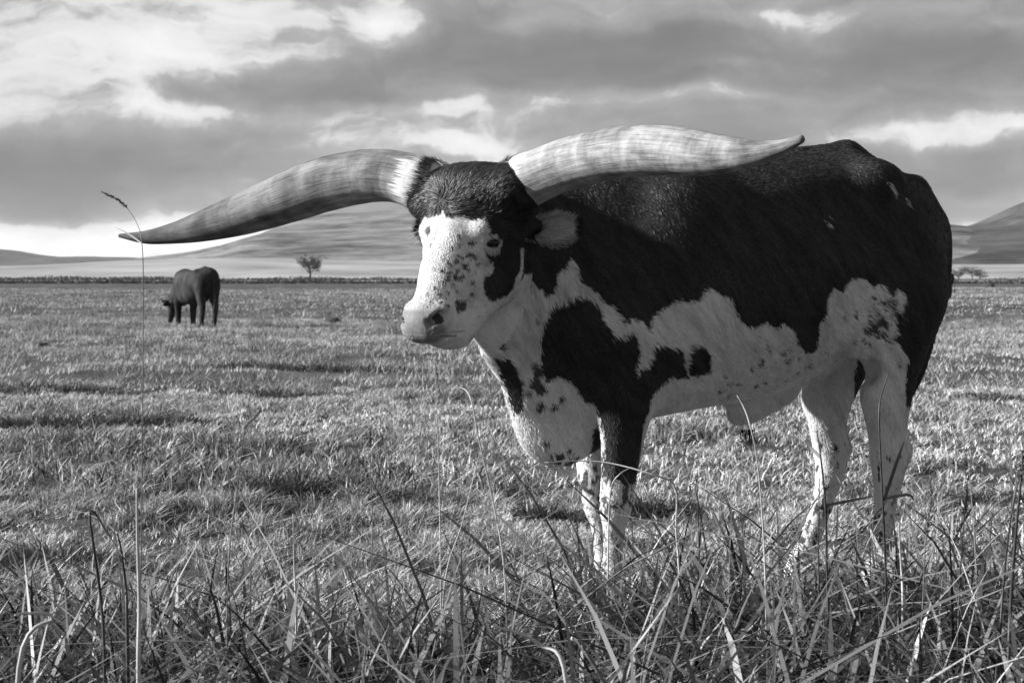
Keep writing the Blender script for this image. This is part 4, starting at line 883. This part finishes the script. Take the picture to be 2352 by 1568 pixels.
# ------------------------------------------------------------------ trees, scrub and mounds far back
def build_tree(name, c, h, w, label, seed, group=None, bare=.5):
    r = np.random.default_rng(seed); root = empty(name, c); tag(root, label, 'tree', group)
    bark = Mat('bark', .9, .1); bark.color(.05); seg = [tube([(0, 0, -.3), (.05*w, 0, h*.3), (-.02*w, 0, h*.62)], [.05*h, .035*h, .018*h], 7)]; tips = []
    for i in range(15):
        a = r.uniform(0, 6.28); z0 = h*r.uniform(.22, .6); L = w*r.uniform(.3, .55); e = np.array([math.cos(a)*L, math.sin(a)*L, min(h*.97, z0+h*r.uniform(.15, .45))])
        p0 = np.array([0, 0, z0]); md = (p0+e)/2+np.array([0, 0, -.04*h]); seg.append(tube([p0, md, e], [.017*h, .011*h, .004*h], 5)); tips += [e, (md+e)/2]
        for k in range(4):
            e2 = e+r.normal(size=3)*np.array([.15*w, .15*w, .09*h]); seg.append(tube([md*.4+e*.6, e2], [.006*h, .002*h], 4)); tips.append(e2)
    v, q, t = join(seg); mobj('trunk', mesh_np('trunk', v, q, t), bark.m, root)
    lm = grass_mat('tree_leaf', .03, .10, .25, .7, .1); tips = np.array(tips); m_ = 2600
    P = tips[r.integers(0, len(tips), m_)]+r.normal(size=(m_, 3))*np.array([.07*w, .07*w, .05*h]); a = r.normal(size=(m_, 3)); b = np.cross(a, r.normal(size=(m_, 3)))
    a /= np.linalg.norm(a, axis=1)[:, None]; b /= np.linalg.norm(b, axis=1)[:, None]; s = (.03*h*r.uniform(.5, 1.2, (m_, 1)))*bare*1.6
    V = np.stack([P-a*s, P+b*s*.5, P+a*s, P-b*s*.5], 1).reshape(-1, 3); k = np.arange(m_)*4
    mobj('crown', mesh_np('crown', V, np.stack([k, k+1, k+2, k+3], 1), None, False, {'shade': np.repeat(r.random(m_), 4)}), lm, root)
def far_things():
    def on(u, Y, z=0): p = spot(u, 640, Y); return (p.x, p.y, z)
    build_tree('field_tree', on(711, 430, -.1), 7.6, 6.4, 'lone small tree standing before the big hill', 3, None, .62)
    for u, Y, h, w, s, l in ((2200, 420, 3.0, 3.2, 5, 'small round bush-like tree nearest the rump of the bull'), (2232, 430, 3.9, 5.2, 6, 'larger sparse tree beside the small round one'), (2250, 445, 2.4, 4.0, 7, 'low spreading tree at the end of the far row')):
        build_tree('far_tree', on(u, Y, -.1), h, w, l, s, 'trees in the far row before the dark hill', .7)
    mat = grass_mat('scrub', .025, .085, .15, .8, .1)
    def scrub(name, label, y0, y1, n, hmax, x0, x1, seed):
        r = np.random.default_rng(seed); y = r.uniform(y0, y1, n); x = r.uniform(x0, x1, n); hh = hmax*np.clip(.35+.5*vnoise(np.stack([x*.045, y*.03], 1), seed)+.35*vnoise(np.stack([x*.16, y*.1], 1), seed+1), .04, 1.3)
        P = np.stack([x, y, r.random(n)*hh], 1); a = r.normal(size=(n, 3)); b = r.normal(size=(n, 3)); a /= np.linalg.norm(a, axis=1)[:, None]; b = np.cross(a, b); b /= np.linalg.norm(b, axis=1)[:, None]
        s = r.uniform(.18, .5, (n, 1)); V = np.stack([P-a*s, P+b*s*.5, P+a*s, P-b*s*.5], 1).reshape(-1, 3); V[:, 2] = np.maximum(V[:, 2], -.1); k = np.arange(n)*4
        tag(mobj(name, mesh_np(name, V, np.stack([k, k+1, k+2, k+3], 1), None, False, {'shade': np.repeat(r.random(n), 4)}), mat), label, 'scrub', kind='stuff')
    scrub('bank_scrub', 'low dark scrub along the near bank of the river', 215, 255, 26000, .42, -130, 130, 91)
    scrub('hedge_scrub', 'dark belt of scrub beyond the river', 400, 436, 22000, 1.5, -230, 240, 95)
    dirt = Mat('mound_earth', .95, .1); dirt.color(dirt.ramp(dirt.noise(dirt.coord(), 14, 5, .6), [(.3, .02), (.7, .07)]))
    for u, v, Y, rr, l in ((766, 737, 35, .17, 'small dark earth mound out beyond the grazing cow'), (912, 742, 33, .13, 'dark earth mound right in front of the muzzle of the bull'), (2275, 641, 150, .45, 'rounded dark bush on the far edge of the field'), (94, 803, 22.5, .12, 'little earth mound nearer than the grazing cow')):  # the farthest one is a bush, built in the mound shape
        p = spot(u, v, Y); th = np.linspace(0, math.pi/2, 8); V = []; n = 18
        for t_ in th:
            for j in range(n): V.append((rr*1.25*math.cos(t_)*math.cos(j/n*6.283), rr*math.cos(t_)*math.sin(j/n*6.283), rr*.85*math.sin(t_)))
        V = np.array(V); V *= (1+.16*vnoise(V/rr*1.1, int(u)))[:, None]; V[:, 2] -= .03; q = [(i*n+j, i*n+(j+1) % n, (i+1)*n+(j+1) % n, (i+1)*n+j) for i in range(7) for j in range(n)]
        o = mobj('earth_mound', mesh_np('earth_mound', V, q), dirt.m); o.location = (p.x, p.y, float(ground_z(p.x, p.y))); tag(o, l, 'mound', 'earth mounds in the field')
far_things()

# ------------------------------------------------------------------ the air: thin haze over the plain
def build_haze():
    x0, x1, y0, y1, z0, z1 = -2600, 2600, -30, 3100, -3, 110
    V = np.array([(x, y, z) for z in (z0, z1) for y in (y0, y1) for x in (x0, x1)]); q = [(0, 2, 3, 1), (4, 5, 7, 6), (0, 1, 5, 4), (2, 6, 7, 3), (0, 4, 6, 2), (1, 3, 7, 5)]
    m = bpy.data.materials.new('haze_air'); m.use_nodes = True; m.node_tree.nodes.clear()
    v = m.node_tree.nodes.new('ShaderNodeVolumePrincipled'); v.inputs['Color'].default_value = (.92, .92, .92, 1); v.inputs['Density'].default_value = .00007
    o = m.node_tree.nodes.new('ShaderNodeOutputMaterial'); m.node_tree.links.new(v.outputs[0], o.inputs['Volume'])
    tag(mobj('haze', mesh_np('haze', V, q, None, False), m), kind='stuff')
build_haze()
